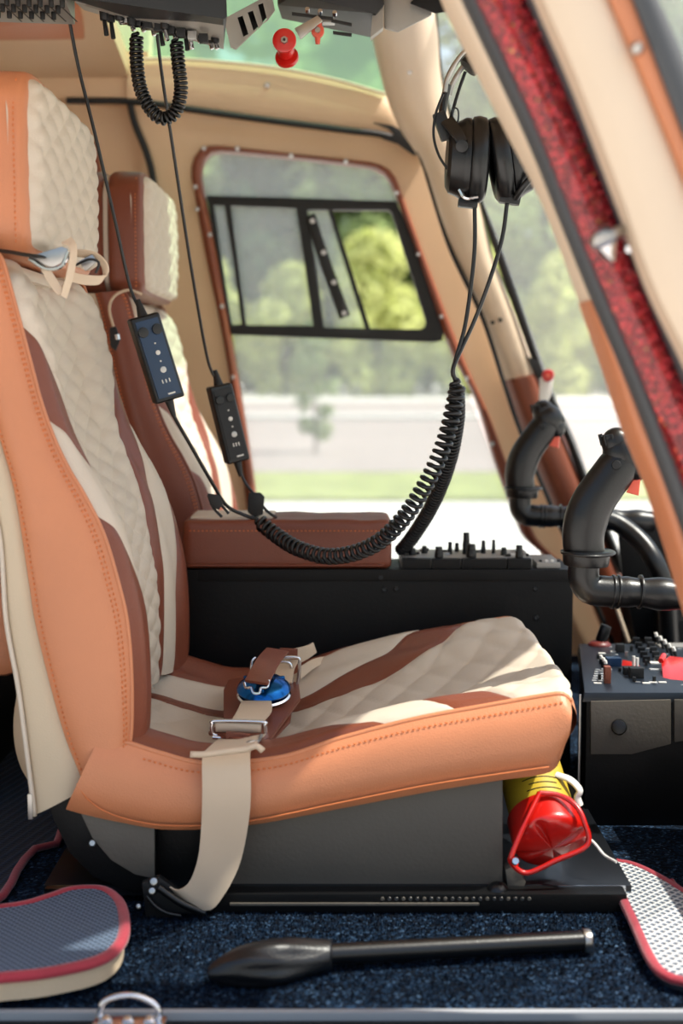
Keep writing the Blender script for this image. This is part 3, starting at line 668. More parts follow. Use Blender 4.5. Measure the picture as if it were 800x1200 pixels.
    V = []; F = []; lob = catmull([XZ(*p) for p in ((14, 800), (6, 845), (6, 880), (14, 912), (30, 938), (39, 950))], 16); bl_ = catmull([XZ(*p) for p in ((24, 800), (30, 845), (34, 880), (36, 905), (39, 930), (41, 953))], 16)
    for i in range(16):
        for k in range(13):
            s = k/12; q = bl_[i].lerp(lob[i], min(1, 14*min(s, 1-s))**.5); V.append((q.x, lerp(Y0+.004, Y0+WID-.01, s), q.y))
    for i in range(15):
        for k in range(12): F.append((i*13+k, i*13+k+1, (i+1)*13+k+1, (i+1)*13+k))
    mk('rear_pocket', V, F, COVER, t)
    bx_ = XZ(41, 945); box('zip_pull', (bx_[0]-.006, Y0-.008, bx_[1]-.012), (bx_[0]-.001, Y0-.003, bx_[1]+.016), STEEL, t, .0008)
    # back shell top closing under headrest
    hull('back_top', [Vector((p[0], y, p[1])) for y in (YC-HW*.86, YC+HW*.86) for p in (XZ(-8, 300), XZ(-80, 300), XZ(-4, 318), XZ(-84, 330))], BEIGE, t, .006)
    return t
seat = build_seat()
# headrest
def headrest(t):
    zt, zb = at(0, 66, Y0+.01).z, at(0, 297, Y0+.01).z; xf = at(27, 180, Y0).x; w = .40; yc = YC-.005
    def front(u, v):
        e = .018*sst(.82, 1, abs(u))**1.0+.014*sst(.82, 1, abs(2*v-1)); z = lerp(zb, zt, v); k = 1-.09*sst(.72, 1, v)**1.5
        return Vector((xf+.003*(1-u*u)-e+.004*math.sin(PI*v), yc+u*w/2*k, z))
    V = []; F = []; nu, nv = 76, 56
    for j in range(nv+1):
        for i in range(nu+1):
            a0 = -1+2*i/nu; b0 = -1+2*j/nv; rr = max(abs(a0), abs(b0), 1e-4)
            kq = 1/(max(1e-6, abs(a0/rr)**8.33+abs(b0/rr)**8.33)**(1/8.33)); kq = 1 if rr < .02 else kq; u = a0*kq; v = (b0*kq+1)/2; p = front(u, v); ed = max(0, 1-rr); p.x -= .010*(1-math.exp(-max(0, rr-.9)*9))
            p.x += .0062*quilt_h(u*w/2, v*(zt-zb), .075, .036)*(1-math.exp(-ed/.04)); V.append(p)
    for j in range(nv):
        for i in range(nu): F.append((j*(nu+1)+i, j*(nu+1)+i+1, (j+1)*(nu+1)+i+1, (j+1)*(nu+1)+i))
    h = mk('headrest_quilt', V, F, BEIGE, t)
    def ring(xo, k):  # outline of the headrest section
        out = []
        for a in range(48):
            th = 2*PI*a/48; c, s = math.cos(th), math.sin(th); e = .24
            u = math.copysign(abs(c)**e, c); v = math.copysign(abs(s)**e, s)
            hh = v*.5+.5; kk = 1-.09*sst(.72, 1, hh)**1.5
            out.append(Vector((xo, yc+u*w/2*k*kk, (zt+zb)/2+v*(zt-zb)/2*k)))
        return out
    def shell(name, xs, m_):
        R = [ring(x, k) for x, k in xs]; V = [p for r in R for p in r]; F = []
        for j in range(len(R)-1):
            for a in range(48): F.append((j*48+a, j*48+(a+1) % 48, (j+1)*48+(a+1) % 48, (j+1)*48+a))
        F.append(tuple(range(48))); F.append(tuple((len(R)-1)*48+a for a in range(48)))
        return mk(name, V, F, m_, t, True, 50)
    s = shell('headrest_body', [(xf-.003, .93), (xf-.007, .985), (xf-.012, 1.0), (xf-.04, 1.008), (xf-.052, 1.0), (xf-.058, .97)], ORANGE)
    stitches('headrest_stitching', [Vector((xf-.014, yc-w/2*(1-.09*sst(.72, 1, k/30)**1.5)-.0012, lerp(zb+.012, zt-.014, k/30))) for k in range(31)], (0, -1, 0), THREAD, s)
    shell('headrest_band', [(xf-.055, .95), (xf-.069, .95)], BEIGE)
    shell('headrest_back', [(xf-.066, .96), (xf-.072, 1.0), (xf-.10, 1.0), (xf-.115, .95)], ORANGE)
    for dy in (-.07, .07): rod('headrest_post', (xf-.05, yc+dy, zb-.05), (xf-.05, yc+dy, zb+.02), .006, CHROME, t)
headrest(seat)
# seat box, bracket, rails
yb = Y0+.015
def seatbase(t):
    p = at(590, 915, yb)
    bxl = at(180, 1045, yb)
    o = hull('seat_box', [at(238, 925, yb), at(238, 1046, yb), at(589, 905, yb), at(589, 1046, yb)]+[at(238, 925, yb)+Vector((0, .4, 0)), at(238, 1046, yb)+Vector((0, .4, 0)), at(589, 905, yb)+Vector((0, .4, 0)), at(589, 1046, yb)+Vector((0, .4, 0))], GREYMET, t, .002)
    hull('box_recess', [at(x, y, yb+.012)+Vector((0, dy, 0)) for dy in (0, .38) for x in (180, 240) for y in (925, 1046)], BLKMET, t, .002)
    plate('side_bracket', [(52, 925), (96, 935), (182, 950), (182, 1046), (150, 1044), (110, 1028), (82, 1000), (62, 960)], yb-.008, .02, BLKMET, t, bev=.001)
    plate('hinge_plate', [(92, 948), (130, 958), (181, 963), (181, 1030), (158, 1025), (130, 1008), (108, 982)], yb-.013, .006, GREYMET, t, bev=.001)
    rod('bolt', at(108, 988, yb-.014), at(108, 988, yb-.018), .004, STEEL, t, .003, 10)
seatbase(seat)
far = copy_tree(seat); far.location = far.location+Vector((.018, .72, .0))
fh = thing('far_harness_clip', 'small black harness clip with beige cord at the far seat shoulder', 'clip', at(135, 400, 2.08))
hull('clip_body', [at(x, y, Y) for Y in (2.08, 2.10) for x, y in ((128, 384), (136, 382), (141, 398), (136, 412), (129, 406))], BLACK, fh, .003)
rod('clip_pin', at(137, 392, 2.078), at(138, 398, 2.078), .004, CHROME, fh)
tubepx('cord', [(133, 384, 2.09), (128, 362, 2.10), (134, 347, 2.11), (150, 340, 2.12), (166, 345, 2.13)], .0022, WEB, fh, 8, 24)
far['label'] = 'far co-pilot seat beside the far door, sides browned as painted-in shade'
for ch in far.children:
    for s in ch.material_slots:
        if s.material in (ORANGE,): s.link = 'OBJECT'; s.material = BROWN  # shade on the far seat put into its colour: orange panels become brown
seat['group'] = far['group'] = 'front cockpit seats'
# rear cushion glimpse at left
rc = thing('rear_bench', 'tan leather rear seat cushion edge at the far left behind the near seat', 'seat', (-.75, 1.95, 0))
bm = bx(bmesh.new(), (-1.0, 1.72, at(0, 796, 1.72).z), (at(17, 700, 1.72).x, 2.3, at(0, 690, 1.72).z), .03, seg=4); mkbm('cushion', bm, ORANGE, rc)
stitches('edge_stitching', [Vector((-.9+i*.03, 1.7185, at(0, 787, 1.72).z)) for i in range(16)], (0, -1, 0), THREADC, rc)
box('cushion_support', (-1.0, 1.75, 0), (-.5, 2.25, at(0, 800, 1.72).z+.005), BLKMET, rc)
# rails under the near seat
rl = thing('seat_rail_assembly', 'black seat rails and base plate bolted under the near seat', 'seat rail', (.0, 1.5, 0))
zr = at(0, 1075, 1.42).z
box('outer_rail', (at(170, 1085, 1.42).x, 1.415, .001), (at(733, 1085, 1.42).x, 1.44, .022), BLKMET, rl, .003)
box('rail_slot', (at(270, 1085, 1.42).x, 1.412, .010), (at(560, 1085, 1.42).x, 1.4149, .013), GREYMET, rl, .0008)
box('inner_rail', (at(170, 1085, 1.42).x, 1.80, .001), (at(733, 1085, 1.42).x, 1.83, .022), BLKMET, rl, .003)
bz = at(0, 1047, yb).z
box('base_plate', (at(56, 1045, 1.46).x, 1.44, .022), (at(735, 1045, 1.46).x, 1.86, bz-.0005), mat('glossy_black_plate', (20, 22, 26), .3, coat=.2), rl, .001)
box('plate_edge', (at(60, 1045, 1.46).x, 1.4300, .0225), (at(104, 1045, 1.46).x, 1.4398, bz), CHROME, rl, .0003)
box('plate_edge', (at(650, 1045, 1.46).x, 1.4385, .0225), (at(728, 1045, 1.46).x, 1.4398, bz), CHROME, rl, .0003)
rnd = random.Random(2)
for i in range(22):
    x = at(448+i*8.2, 1080, 1.41).x; rod('rail_hole_rim', (x, 1.4145, .017), (x, 1.4135, .017), .0022, STEEL if i % 3 else GREYMET, rl, .0018, 8)
hk = thing('adjuster_knob', 'black seat adjuster knob and bent bracket beneath the red extinguisher', 'adjuster', at(582, 1050, 1.43))
bm = bmesh.new(); bmesh.ops.create_uvsphere(bm, u_segments=20, v_segments=12, radius=.0125, matrix=Matrix.Translation(at(583, 1046, 1.43))); mkbm('knob', bm, GRIPM, hk)
tubepx('knob_stem', [(583, 1046, 1.43), (560, 1062, 1.43), (540, 1072, 1.43)], .0045, BLACK, hk, 8, 10)
plate('bracket', [(592, 1020), (604, 1014), (616, 1034), (608, 1052), (596, 1048)], 1.44, .02, GREYMET, hk, bev=.0008)

# ------------------------------------------------------------------ harness on the near seat
def strap_box(name, c, sx, sy, sz, m_, parent, rot, bev=.0012):
    bm = bmesh.new(); bx(bm, (-sx/2, -sy/2, -sz/2), (sx/2, sy/2, sz/2), bev); bm.transform(Matrix.Translation(c) @ rot.to_4x4()); return mkbm(name, bm, m_, parent)
hs = thing('lap_belt', 'beige webbing lap belt draped over the near seat side to a black anchor', 'seat belt', at(230, 1060, 1.4))
YB = 1.398
A = [at(x, y, Y) for x, y, Y in ((262, 862, 1.52), (243, 878, 1.43), (237, 888, 1.408), (237, 925, YB), (236, 965, YB), (232, 1005, YB), (222, 1033, YB), (208, 1043, YB), (196, 1037, YB+.01))]
B = [at(x, y, Y) for x, y, Y in ((318, 856, 1.52), (298, 872, 1.43), (293, 884, 1.408), (294, 925, YB), (291, 965, YB), (281, 1012, YB), (263, 1048, YB-.004), (244, 1067, YB-.004), (214, 1056, YB+.006))]
ribbon('webbing', A, B, .0022, WEB, hs, 50)
fl = catmull([at(x, y, YB-.003) for x, y in ((223, 884), (240, 884), (270, 880), (288, 878), (300, 874), (308, 880))], 20)
V, F = sweep(fl, .0035, 8, (1, .9)); mk('webbing_fold', V, F, WEB, hs)
# anchor
an = thing('belt_anchor', 'black belt anchor buckle bolted to the floor rail below the near seat', 'anchor', at(195, 1075, 1.41))
plate('anchor_plate', [(166, 1035), (186, 1028), (238, 1062), (232, 1072), (205, 1070), (190, 1088), (172, 1088)], 1.405, .01, BLACK, an, bev=.0012)
tubepx('anchor_bar', [(186, 1040, 1.398), (212, 1058, 1.396), (240, 1070, 1.398)], .0042, GRIPM, an, 8, 10)
for p, r in (((180, 1033), .0048), ((178, 1044), .0042), ((162, 1062), .003), ((176, 1086), .004)): rod('bolt', at(*p, 1.404), at(*p, 1.397), r, STEEL, an, r*.8, 12, .0006)
tubepx('release_lever', [(172, 1050, 1.400), (182, 1062, 1.398), (196, 1070, 1.397), (212, 1073, 1.398)], .0022, GRIPM, an, 8, 12)
# central buckle group lying on the pan
bk = thing('harness_buckle', 'round blue rotary harness buckle with brown leather pad on the near seat', 'buckle', at(307, 815, 1.62))
def pl3(name, pts, th, m_, parent, bev=.001):
    """thick flat polygon from 3-D points (world up is the thickness direction)"""
    bm = bmesh.new(); vs = [bm.verts.new(p) for p in pts]; f = bm.faces.new(vs); r = bmesh.ops.extrude_face_region(bm, geom=[f])
    bmesh.ops.translate(bm, verts=[g for g in r['geom'] if isinstance(g, bmesh.types.BMVert)], vec=(0, 0, th))
    if bev: bmesh.ops.bevel(bm, geom=list(bm.edges), offset=bev, segments=2, affect='EDGES')
    return mkbm(name, bm, m_, parent)
def onz(px, py, z):
    """point on the horizontal level z"""
    x = (px-400)/FPX; v = -(py-600)/FPX; d = Vector((x, CA+v*SA, -SA+v*CA)); t = (z-HC)/d.z; return Vector((0, 0, HC))+d*t
pl3('leather_pad', [onz(x, y, .172) for x, y in ((262, 812), (268, 800), (318, 792), (350, 805), (352, 822), (318, 868), (300, 878), (244, 862), (262, 848))], .005, BROWN, bk)
pl3('lower_pad', [onz(x, y, .166) for x, y in ((310, 880), (340, 848), (343, 828), (330, 820), (290, 850))], .004, BROWN, bk)
c0 = onz(309, 812, .190); tilt = Matrix.Rotation(math.radians(14), 4, 'X')
def lathe(name, prof, M, m_, parent, seg=40):
    V = []; F = []
    for r, z in prof:
        for k in range(seg): V.append(M @ Vector((r*math.cos(2*PI*k/seg), r*math.sin(2*PI*k/seg), z)))
    for j in range(len(prof)-1):
        for k in range(seg): F.append((j*seg+k, j*seg+(k+1) % seg, (j+1)*seg+(k+1) % seg, (j+1)*seg+k))
    F.append(tuple(range(seg))[::-1]); F.append(tuple((len(prof)-1)*seg+k for k in range(seg)))
    return mk(name, V, F, m_, parent, True, 30)
Mb = Matrix.Translation(c0) @ tilt
lathe('buckle_body', [(.024, -.007), (.031, -.005), (.033, -.002), (.031, 0), (.02, .001)], Mb, CHROME, bk)
lathe('rotary_cap', [(.019, .001), (.031, .003), (.033, .006), (.031, .010), (.024, .016), (.014, .019), (.012, .017)], Mb, BLUEMET, bk)
for k in range(3): 
    a = k*2*PI/3+.5; c = Mb @ Vector((.022*math.cos(a), .022*math.sin(a), .015)); strap_box('cap_tab', c, .012, .005, .004, BLUEMET, bk, Matrix.Rotation(a, 3, 'Z'))
# brown shoulder tag coming up off the buckle
ribbon('shoulder_tag', [onz(287, 798, .214), at(300, 774, 1.64), at(312, 760, 1.70)], [onz(314, 802, .214), at(327, 778, 1.64), at(338, 764, 1.70)], .0035, BROWN, bk, 16)
tubepx('tongue_wire', [(286, 800, 1.585), (288, 806, 1.58), (294, 806, 1.578), (297, 812, 1.575), (304, 812, 1.575), (306, 806, 1.578), (313, 805, 1.58), (315, 797, 1.585)], .0015, CHROME, bk, 6, 30)
tubepx('tag_wire', [(294, 790, 1.63), (295, 775, 1.66), (299, 771, 1.67)], .0016, CHROME, bk, 6, 10)
# near lap adjuster
ad = thing('near_belt_adjuster', 'chrome belt adjuster with beige webbing roll nearest the camera on the seat', 'adjuster', at(282, 860, 1.5))
rollA, rollB = at(253, 850, 1.50), at(306, 852, 1.50)
rod('webbing_roll', rollA, rollB, .0075, WEB, ad, None, 20, .001)
loop('adjuster_frame', [at(x, y, 1.494) for x, y in ((249, 848), (252, 845), (307, 846), (310, 850), (311, 858), (306, 864), (255, 862), (248, 856))], .0022, CHROME, ad, 8, 60)
rod('adjuster_bar', at(249, 864, 1.49), at(309, 868, 1.49), .0022, CHROME, ad)
ribbon('webbing_tongue', [at(283, 822, 1.60), at(277, 835, 1.54), at(270, 846, 1.506)], [at(318, 822, 1.60), at(318, 834, 1.54), at(306, 848, 1.506)], .002, WEB, ad, 14)
strap_box('brown_stop', at(278, 868, 1.482), .026, .006, .018, BROWN, ad, Matrix.Rotation(.1, 3, 'Y'))
tubepx('end_loop', [(284, 876, 1.44), (292, 870, 1.44), (302, 869, 1.45), (306, 862, 1.48)], .0022, STEEL, ad, 8, 16)
# far lap adjuster
ad2 = thing('far_belt_adjuster', 'chrome belt adjuster with folded webbing on the far side of the seat', 'adjuster', at(345, 790, 1.75))
loop('adjuster_frame', [at(x, y, 1.74) for x, y in ((322, 771), (346, 770), (351, 776), (348, 802), (342, 805), (340, 778), (322, 776))], .0022, CHROME, ad2, 8, 60)
ribbon('far_webbing', [at(320, 800, 1.68), at(324, 784, 1.74), at(330, 772, 1.78)], [at(342, 800, 1.68), at(345, 784, 1.74), at(350, 774, 1.78)], .0022, WEB, ad2, 12)
ribbon('webbing_end', [at(345, 760, 1.79), at(358, 757, 1.80), at(366, 753, 1.81)], [at(349, 778, 1.79), at(360, 772, 1.80), at(370, 765, 1.81)], .004, WEB, ad2, 12)
ribbon('webbing_drape', [at(350, 782, 1.80), at(368, 772, 1.83), at(392, 768, 1.86)], [at(352, 796, 1.79), at(370, 782, 1.82), at(394, 772, 1.85)], .002, WEB, ad2, 12)
strap_box('brown_stop', at(338, 766, 1.77), .024, .006, .014, BROWN, ad2, Matrix.Rotation(.05, 3, 'Y'))
# shoulder harness bundled at the headrest
sh = thing('shoulder_harness', 'beige shoulder harness loops and steel buckle hung below the near headrest', 'harness', at(70, 320, 1.5))
tubepx('black_strap', [(-20, 292, 1.44), (10, 295, 1.43), (40, 300, 1.44), (80, 302, 1.6)], .006, BLACK, sh, 8, 20, (.35, 1.4))
plate('steel_plate', [(36, 300), (72, 289), (80, 292), (72, 308), (62, 314), (44, 312)], 1.455, .003, STEEL, sh, bev=.0008)
tubepx('steel_lip', [(34, 303, 1.45), (54, 315, 1.45), (72, 312, 1.45), (80, 295, 1.45)], .002, CHROME, sh, 6, 20)
ribbon('hanging_strap', [at(72, 285, 1.455), at(82, 292, 1.45), at(78, 320, 1.445), at(71, 346, 1.447)], [at(84, 278, 1.46), at(90, 290, 1.455), at(87, 320, 1.45), at(78, 350, 1.45)], .002, WEB, sh, 20)
ribbon('strap_tail', [at(48, 316, 1.452), at(58, 334, 1.450), at(68, 346, 1.448)], [at(58, 314, 1.454), at(68, 330, 1.452), at(76, 344, 1.450)], .002, WEB, sh, 12)
ribbon('strap_loop', [at(88, 292, 1.50), at(112, 296, 1.50), at(126, 310, 1.50), at(124, 322, 1.50), at(100, 322, 1.49), at(82, 318, 1.48)], [at(88, 300, 1.51), at(110, 304, 1.51), at(120, 314, 1.51), at(118, 332, 1.50), at(100, 334, 1.49), at(82, 330, 1.48)], .002, WEB, sh, 30)
plate('loop_buckle', [(92, 306), (108, 298), (114, 306), (100, 318)], 1.50, .004, STEEL, sh, bev=.0008)
tubepx('loop_wire', [(86, 312, 1.49), (104, 304, 1.48), (116, 308, 1.48), (112, 320, 1.48)], .0014, BLACK, sh, 6, 16)

# ------------------------------------------------------------------ centre console
YCN = 1.955
cc = thing('centre_console', 'black metal centre console box between the two seats', 'console', (.05, YCN, 0))
a = at(150, 668, YCN); b = at(672, 668, YCN)
o = box('console_body', (a.x, YCN, .0), (b.x, YCN+.125, b.z), BLKMET, cc, .0025)
box('top_lip', (a.x+.1, YCN-.002, b.z-.016), (b.x+.001, YCN+.006, b.z+.001), BLKMET, cc, .0012)
for p in ((627, 690), (450, 691), (628, 724), (464, 690), (446, 677)): rod('screw', at(*p, YCN), at(*p, YCN-.003), .0042, BLACK, cc, .003, 12)
p1, p2 = at(214, 668, YCN+.004), at(459, 614, YCN+.004)
bm = bmesh.new(); bx(bm, (p1.x, YCN+.004, b.z+.0005), (p2.x, YCN+.122, p2.z+.006), .015, seg=5)
bmesh.ops.subdivide_edges(bm, edges=[e for e in bm.edges if e.calc_length() > .05], cuts=16, use_grid_fill=True)
for v in bm.verts:
    v.co.z += .003*noise.noise(v.co*22) if v.co.z > b.z+.02 else 0
cu = mkbm('armrest', bm, BROWN, cc); cu['label'] = 'long brown leather armrest cushion'
stitches('cushion_seam', [Vector((lerp(p1.x+.01, p2.x-.015, i/20), YCN+.0035, p2.z-.010)) for i in range(21)], (0, -1, 0), THREAD, cu)
V, F = sweep(catmull([Vector((lerp(p1.x+.005, p2.x-.012, i/10), YCN+.004, b.z+.006)) for i in range(11)], 30), .0022, 6); mk('bottom_piping', V, F, BROWN, cu)
bm = bx(bmesh.new(), (p1.x+.01, YCN+.02, p2.z+.001), (p1.x+.13, YCN+.115, p2.z+.009), .003); mkbm('quilted_top', bm, BEIGE, cu)
# radio panels on console top
rp = thing('console_radio_panel', 'grey avionics panel with black knobs on top of the centre console', 'control panel', (at(560, 665, YCN).x, YCN+.06, b.z))
for i, (x0, x1) in enumerate(((471, 505), (506, 540), (541, 594), (595, 623))):
    q0, q1 = at(x0, 668, YCN+.004), at(x1, 655, YCN+.004); box('module_face', (q0.x, YCN+.004, b.z+.001), (q1.x-.0005, YCN+.018, q1.z), BLKMET, rp, .001)
q0, q1 = at(470, 660, YCN+.012), at(624, 655, YCN+.012)
box('module_top', (q0.x, YCN+.016, b.z+.001), (q1.x, YCN+.115, q1.z+.001), PANELG, rp, .0015)
box('front_module', (at(630, 660, YCN).x, YCN+.01, b.z+.001), (at(658, 660, YCN).x, YCN+.10, at(0, 662, YCN).z+.002), PANELG, rp, .001)
zt = q1.z
def knob(px, dy, h, r, nm='knob', m_=GRIPM):
    p = at(px, 655, YCN+dy); bm = bmesh.new(); cyl(bm, (p.x, YCN+dy, zt), (p.x, YCN+dy, zt+h*.55), r*1.2, r*1.1, 16, .0005); cyl(bm, (p.x, YCN+dy, zt+h*.5), (p.x, YCN+dy, zt+h), r, r*.9, 14, .0006); mkbm(nm, bm, m_, rp)
for px, dy, h, r in ((514, .02, .017, .0055), (608, .02, .019, .005), (552, .025, .020, .0065), (546, .06, .033, .005), (527, .06, .019, .003), (497, .07, .012, .004), (566, .07, .020, .003), (578, .07, .021, .0025), (590, .05, .012, .004), (483, .05, .011, .005), (535, .09, .014, .003)): knob(px, dy, h, r)
rnd = random.Random(5)
for i in range(26):
    px = rnd.uniform(474, 618); dy = rnd.uniform(.022, .10); p = at(px, 655, YCN+dy); s = rnd.uniform(.002, .005)
    box('button', (p.x-s, YCN+dy-.002, zt), (p.x+s, YCN+dy+.002, zt+rnd.uniform(.002, .005)), rnd.choice((DIAL, WHITE, BLACK, GRIPM)), rp, .0004)
for i in range(8):
    p = at(633+i % 4*7, 660, YCN+.02+.03*(i//4)); box('small_button', (p.x-.002, p.y-.003, p.z-.004), (p.x+.002, p.y+.003, p.z+.005), rnd.choice((DIAL, BLACK, WHITE)), rp, .0004)

# ------------------------------------------------------------------ pedestal with switch panel
pd = thing('instrument_pedestal', 'black instrument pedestal with switch-covered top in front of the near seat', 'control panel', (.5, 1.9, 0))
zp = at(700, 812, 1.70).z; yn, yf = 1.70, 2.02
xl = at(682, 812, yn).x; xlb = at(676, 750, yf).x; xr = .72
hull('pedestal_body', [(xl+.006, yn+.004, -.0), (xlb+.004, yf, .0), (xr, yf, 0), (xr, yn+.004, 0), (xl+.006, yn+.004, zp-.008), (xlb+.004, yf, zp-.008), (xr, yf, zp-.008), (xr, yn+.004, zp-.008)], BLKMET, pd, .002)
hull('top_panel', [(xl, yn, zp-.012), (xlb, yf, zp-.012), (xr, yf, zp-.012), (xr, yn, zp-.012), (xl+.003, yn+.002, zp), (xlb+.003, yf, zp), (xr, yf, zp), (xr, yn+.002, zp)], mat('navy_switch_panel', (18, 26, 36), .35, var=.15, vscale=40), pd, .0015)
plate('side_cover', [(692, 822), (786, 820), (786, 872), (740, 884), (692, 884)], yn-.002, .006, GREYMET, pd, bev=.001)
plate('side_cover', [(790, 820), (860, 820), (860, 860), (790, 870)], yn-.002, .006, GREYMET, pd, bev=.001)
rod('side_knob', at(725, 852, yn), at(725, 852, yn-.012), .0105, GRIPM, pd, .009, 24, .002)
box('corner_bead', (xl-.004, yn-.002, .02), (xl-.001, yn+.003, zp-.002), STEEL, pd, .0008)
def onp(px, py): return onz(px, py, zp)
def bt3(name, px, py, sx, sy, h, m_, rz=0, par=pd):
    c = onp(px, py); bm = bmesh.new(); bx(bm, (-sx/2, -sy/2, -.001), (sx/2, sy/2, h), min(.0006, h/3)); bm.transform(Matrix.Translation(c) @ Matrix.Rotation(rz, 4, 'Z')); return mkbm(name, bm, m_, par)
for i in range(5):
    for j in range(2):
        bt3('toggle_guard', 745+i*3+j*14, 754+i*5.5, .010, .006, .009, GRIPM if j == 0 else BLACK)
for i in range(6):
    for j in range(3): bt3('legend_plate', 700+j*7-i*.8, 785+i*2.6, .006, .004, .0012, DIAL)
bt3('gauge_plate', 790, 757, .05, .03, .002, PANELG); bt3('legend_plate', 768, 777, .016, .012, .0015, WHITE); bt3('legend_plate', 768, 785, .016, .008, .0015, DIAL)
for p in ((705, 766), (719, 764), (757, 801), (765, 800), (776, 800), (700, 801)): bt3('legend_plate', p[0], p[1], .010, .005, .0012, WHITE)
bt3('switch_block', 718, 780, .02, .016, .012, BLUEPL); bt3('switch_block', 738, 790, .018, .014, .010, BLACK)
bt3('switch_block', 745, 794, .018, .014, .014, BLACK); bt3('switch_block', 708, 772, .02, .012, .006, BLACK); bt3('switch_block', 726, 764, .012, .01, .012, BLACK)
for i in range(5): # row of black and white toggles
    a_ = onp(772+i*5.2, 756+i*4.4); rod('toggle', a_, a_+Vector((-.004, 0, .013)), .002, BLACK, pd, .0028, 10); rod('toggle_tip', a_+Vector((-.004, 0, .013)), a_+Vector((-.0055, 0, .019)), .0028, WHITE, pd, .0022, 10, .0004)
for p in ((704, 776), (707, 779), (709, 782)):
    a_ = onp(p[0]+2, p[1]+6); rod('toggle', a_, a_+Vector((-.002, 0, .012)), .0022, GRIPM, pd, .0022, 10); rod('toggle_tip', a_+Vector((-.002, 0, .012)), a_+Vector((-.003, 0, .017)), .0026, WHITE, pd, .002, 10, .0004)
for p in ((742, 780), (746, 782)):
    a_ = onp(p[0], p[1]+4); rod('toggle_tip', a_, a_+Vector((0, 0, .018)), .0022, WHITE, pd, .0022, 10)
bt3('brown_lever', 711, 800, .008, .012, .022, BROWN)
hull('red_switch_cover', [onp(x, y)+Vector((0, 0, z)) for x, y, z in ((728, 781, .001), (745, 787, .001), (729, 778, .006), (746, 783, .008), (738, 776, .001), (750, 782, .001))], RED, pd, .0008)
hull('red_guard', [onp(x, y)+Vector((0, 0, z)) for x, y, z in ((776, 794, .0), (784, 796, .0), (774, 784, .010), (784, 780, .014), (830, 790, .0), (830, 786, .014), (822, 800, .0))], RED, pd, .0015)
rod('guard_pivot', onp(773, 784)+Vector((0, -.004, .012)), onp(778, 782)+Vector((0, .004, .016)), .004, RED, pd, None, 14, .0008)
rnd = random.Random(9)
for i in range(34):
    bt3('panel_mark', rnd.uniform(694, 800), rnd.uniform(758, 803), rnd.uniform(.003, .007), .0015, .0008, DIAL)
for i in range(10): bt3('small_switch', rnd.uniform(700, 770), rnd.uniform(760, 800), .004, .004, rnd.uniform(.004, .010), rnd.choice((BLACK, GRIPM, STEEL)))
fk = onp(702, 756); rod('friction_knob', fk+Vector((.002, 0, .006)), fk+Vector((.010, 0, .030)), .0085, GRIPM, pd, .0085, 20, .0015)
bm = bmesh.new(); bmesh.ops.create_uvsphere(bm, u_segments=20, v_segments=10, radius=.016, matrix=Matrix.Translation(fk) @ Matrix.Diagonal((1.1, 1, .5, 1))); mkbm('knob_dome', bm, mat('dark_red_dome', (96, 28, 22), .4), pd)

# ------------------------------------------------------------------ cyclic grips
def grip():
    t = thing('cyclic_grip', 'near black cyclic hand grip with orange trigger on a horizontal arm', 'control grip', at(690, 690, 1.6))
    Yg = 1.60
    P = [(686, 655), (683, 630), (687, 607), (695, 588), (706, 571), (718, 555), (727, 542), (731, 530)]
    Rr = [(0, 24), (.15, 25), (.35, 26.5), (.5, 26), (.7, 25), (.85, 25), (1, 23)]
    tube('grip_body', [at(x, y, Yg) for x, y in P], lambda u: dlin(Rr, u)*.001*.98, GRIPM, t, 24, 40, (1, .86))
    # head
    bm = bmesh.new()
    for (x, y, r, sx) in ((731, 533, 24.5, 1.0), (741, 546, 18, .9), (724, 521, 19, 1), (745, 535, 14, 1)):
        bmesh.ops.create_uvsphere(bm, u_segments=24, v_segments=14, radius=r*.001, matrix=Matrix.Translation(at(x, y, Yg)) @ Matrix.Rotation(-.6, 4, 'Y') @ Matrix.Diagonal((1, .85, 1.1, 1)))
    mkbm('grip_head', bm, GRIPM, t)
    bm = bmesh.new(); cyl(bm, at(719, 526, Yg), at(714, 508, Yg), .0125, .0115, 20, .002); cyl(bm, at(728, 520, Yg), at(727, 505, Yg), .0095, .009, 16, .0015)
    mkbm('hat_switch', bm, GRIPM, t)
    for k in range(8):
        a_ = k*PI/4; c = at(714, 510, Yg); rod('switch_ridge', c+Vector((.0122*math.cos(a_), .0122*math.sin(a_), .001)), c+Vector((.0122*math.cos(a_)+.0035, .0122*math.sin(a_), -.012)), .0016, BLACK, t, None, 6)
    rod('side_button', at(722, 545, Yg-.018), at(722, 545, Yg-.024), .006, BLACK, t, .005, 16, .0008)
    hull('trigger', [at(x, y, Y) for Y in (Yg-.008, Yg+.008) for x, y in ((733, 577), (742, 562), (751, 556), (748, 581), (740, 577))], REDPALE, t, .001)
    bm = bmesh.new(); cyl(bm, at(687, 645, Yg), at(686, 663, Yg), .0285, .0265, 28, .003); mkbm('collar', bm, GRIPM, t)
    rod('collar_flange', at(688, 645, Yg), at(688, 649, Yg), .0315, GRIPM, t, None, 28, .001)
    loop('clamp_ring', [at(690+30*math.cos(a_), 647+5*math.sin(a_)+1*math.cos(a_), Yg-.004-.0285*math.sin(a_)) for a_ in [k*PI/8 for k in range(16)]], .0018, GRIPM, t, 6, 50)
    tube('elbow_arm', [at(684, 660, Yg), at(684, 678, Yg), at(692, 690, Yg), at(710, 693, Yg), at(745, 694, Yg), at(790, 697, Yg), at(850, 700, Yg), at(905, 703, Yg)], lambda u: .0185+.0015*math.sin(u*30)*(u > .3), GRIPM, t, 20, 60)
    for x in (716, 722, 748): rod('arm_ring', at(x, 693.5, Yg), at(x+3, 693.7, Yg), .0205, GRIPM, t, None, 24, .0008)
    return t
gp = grip()
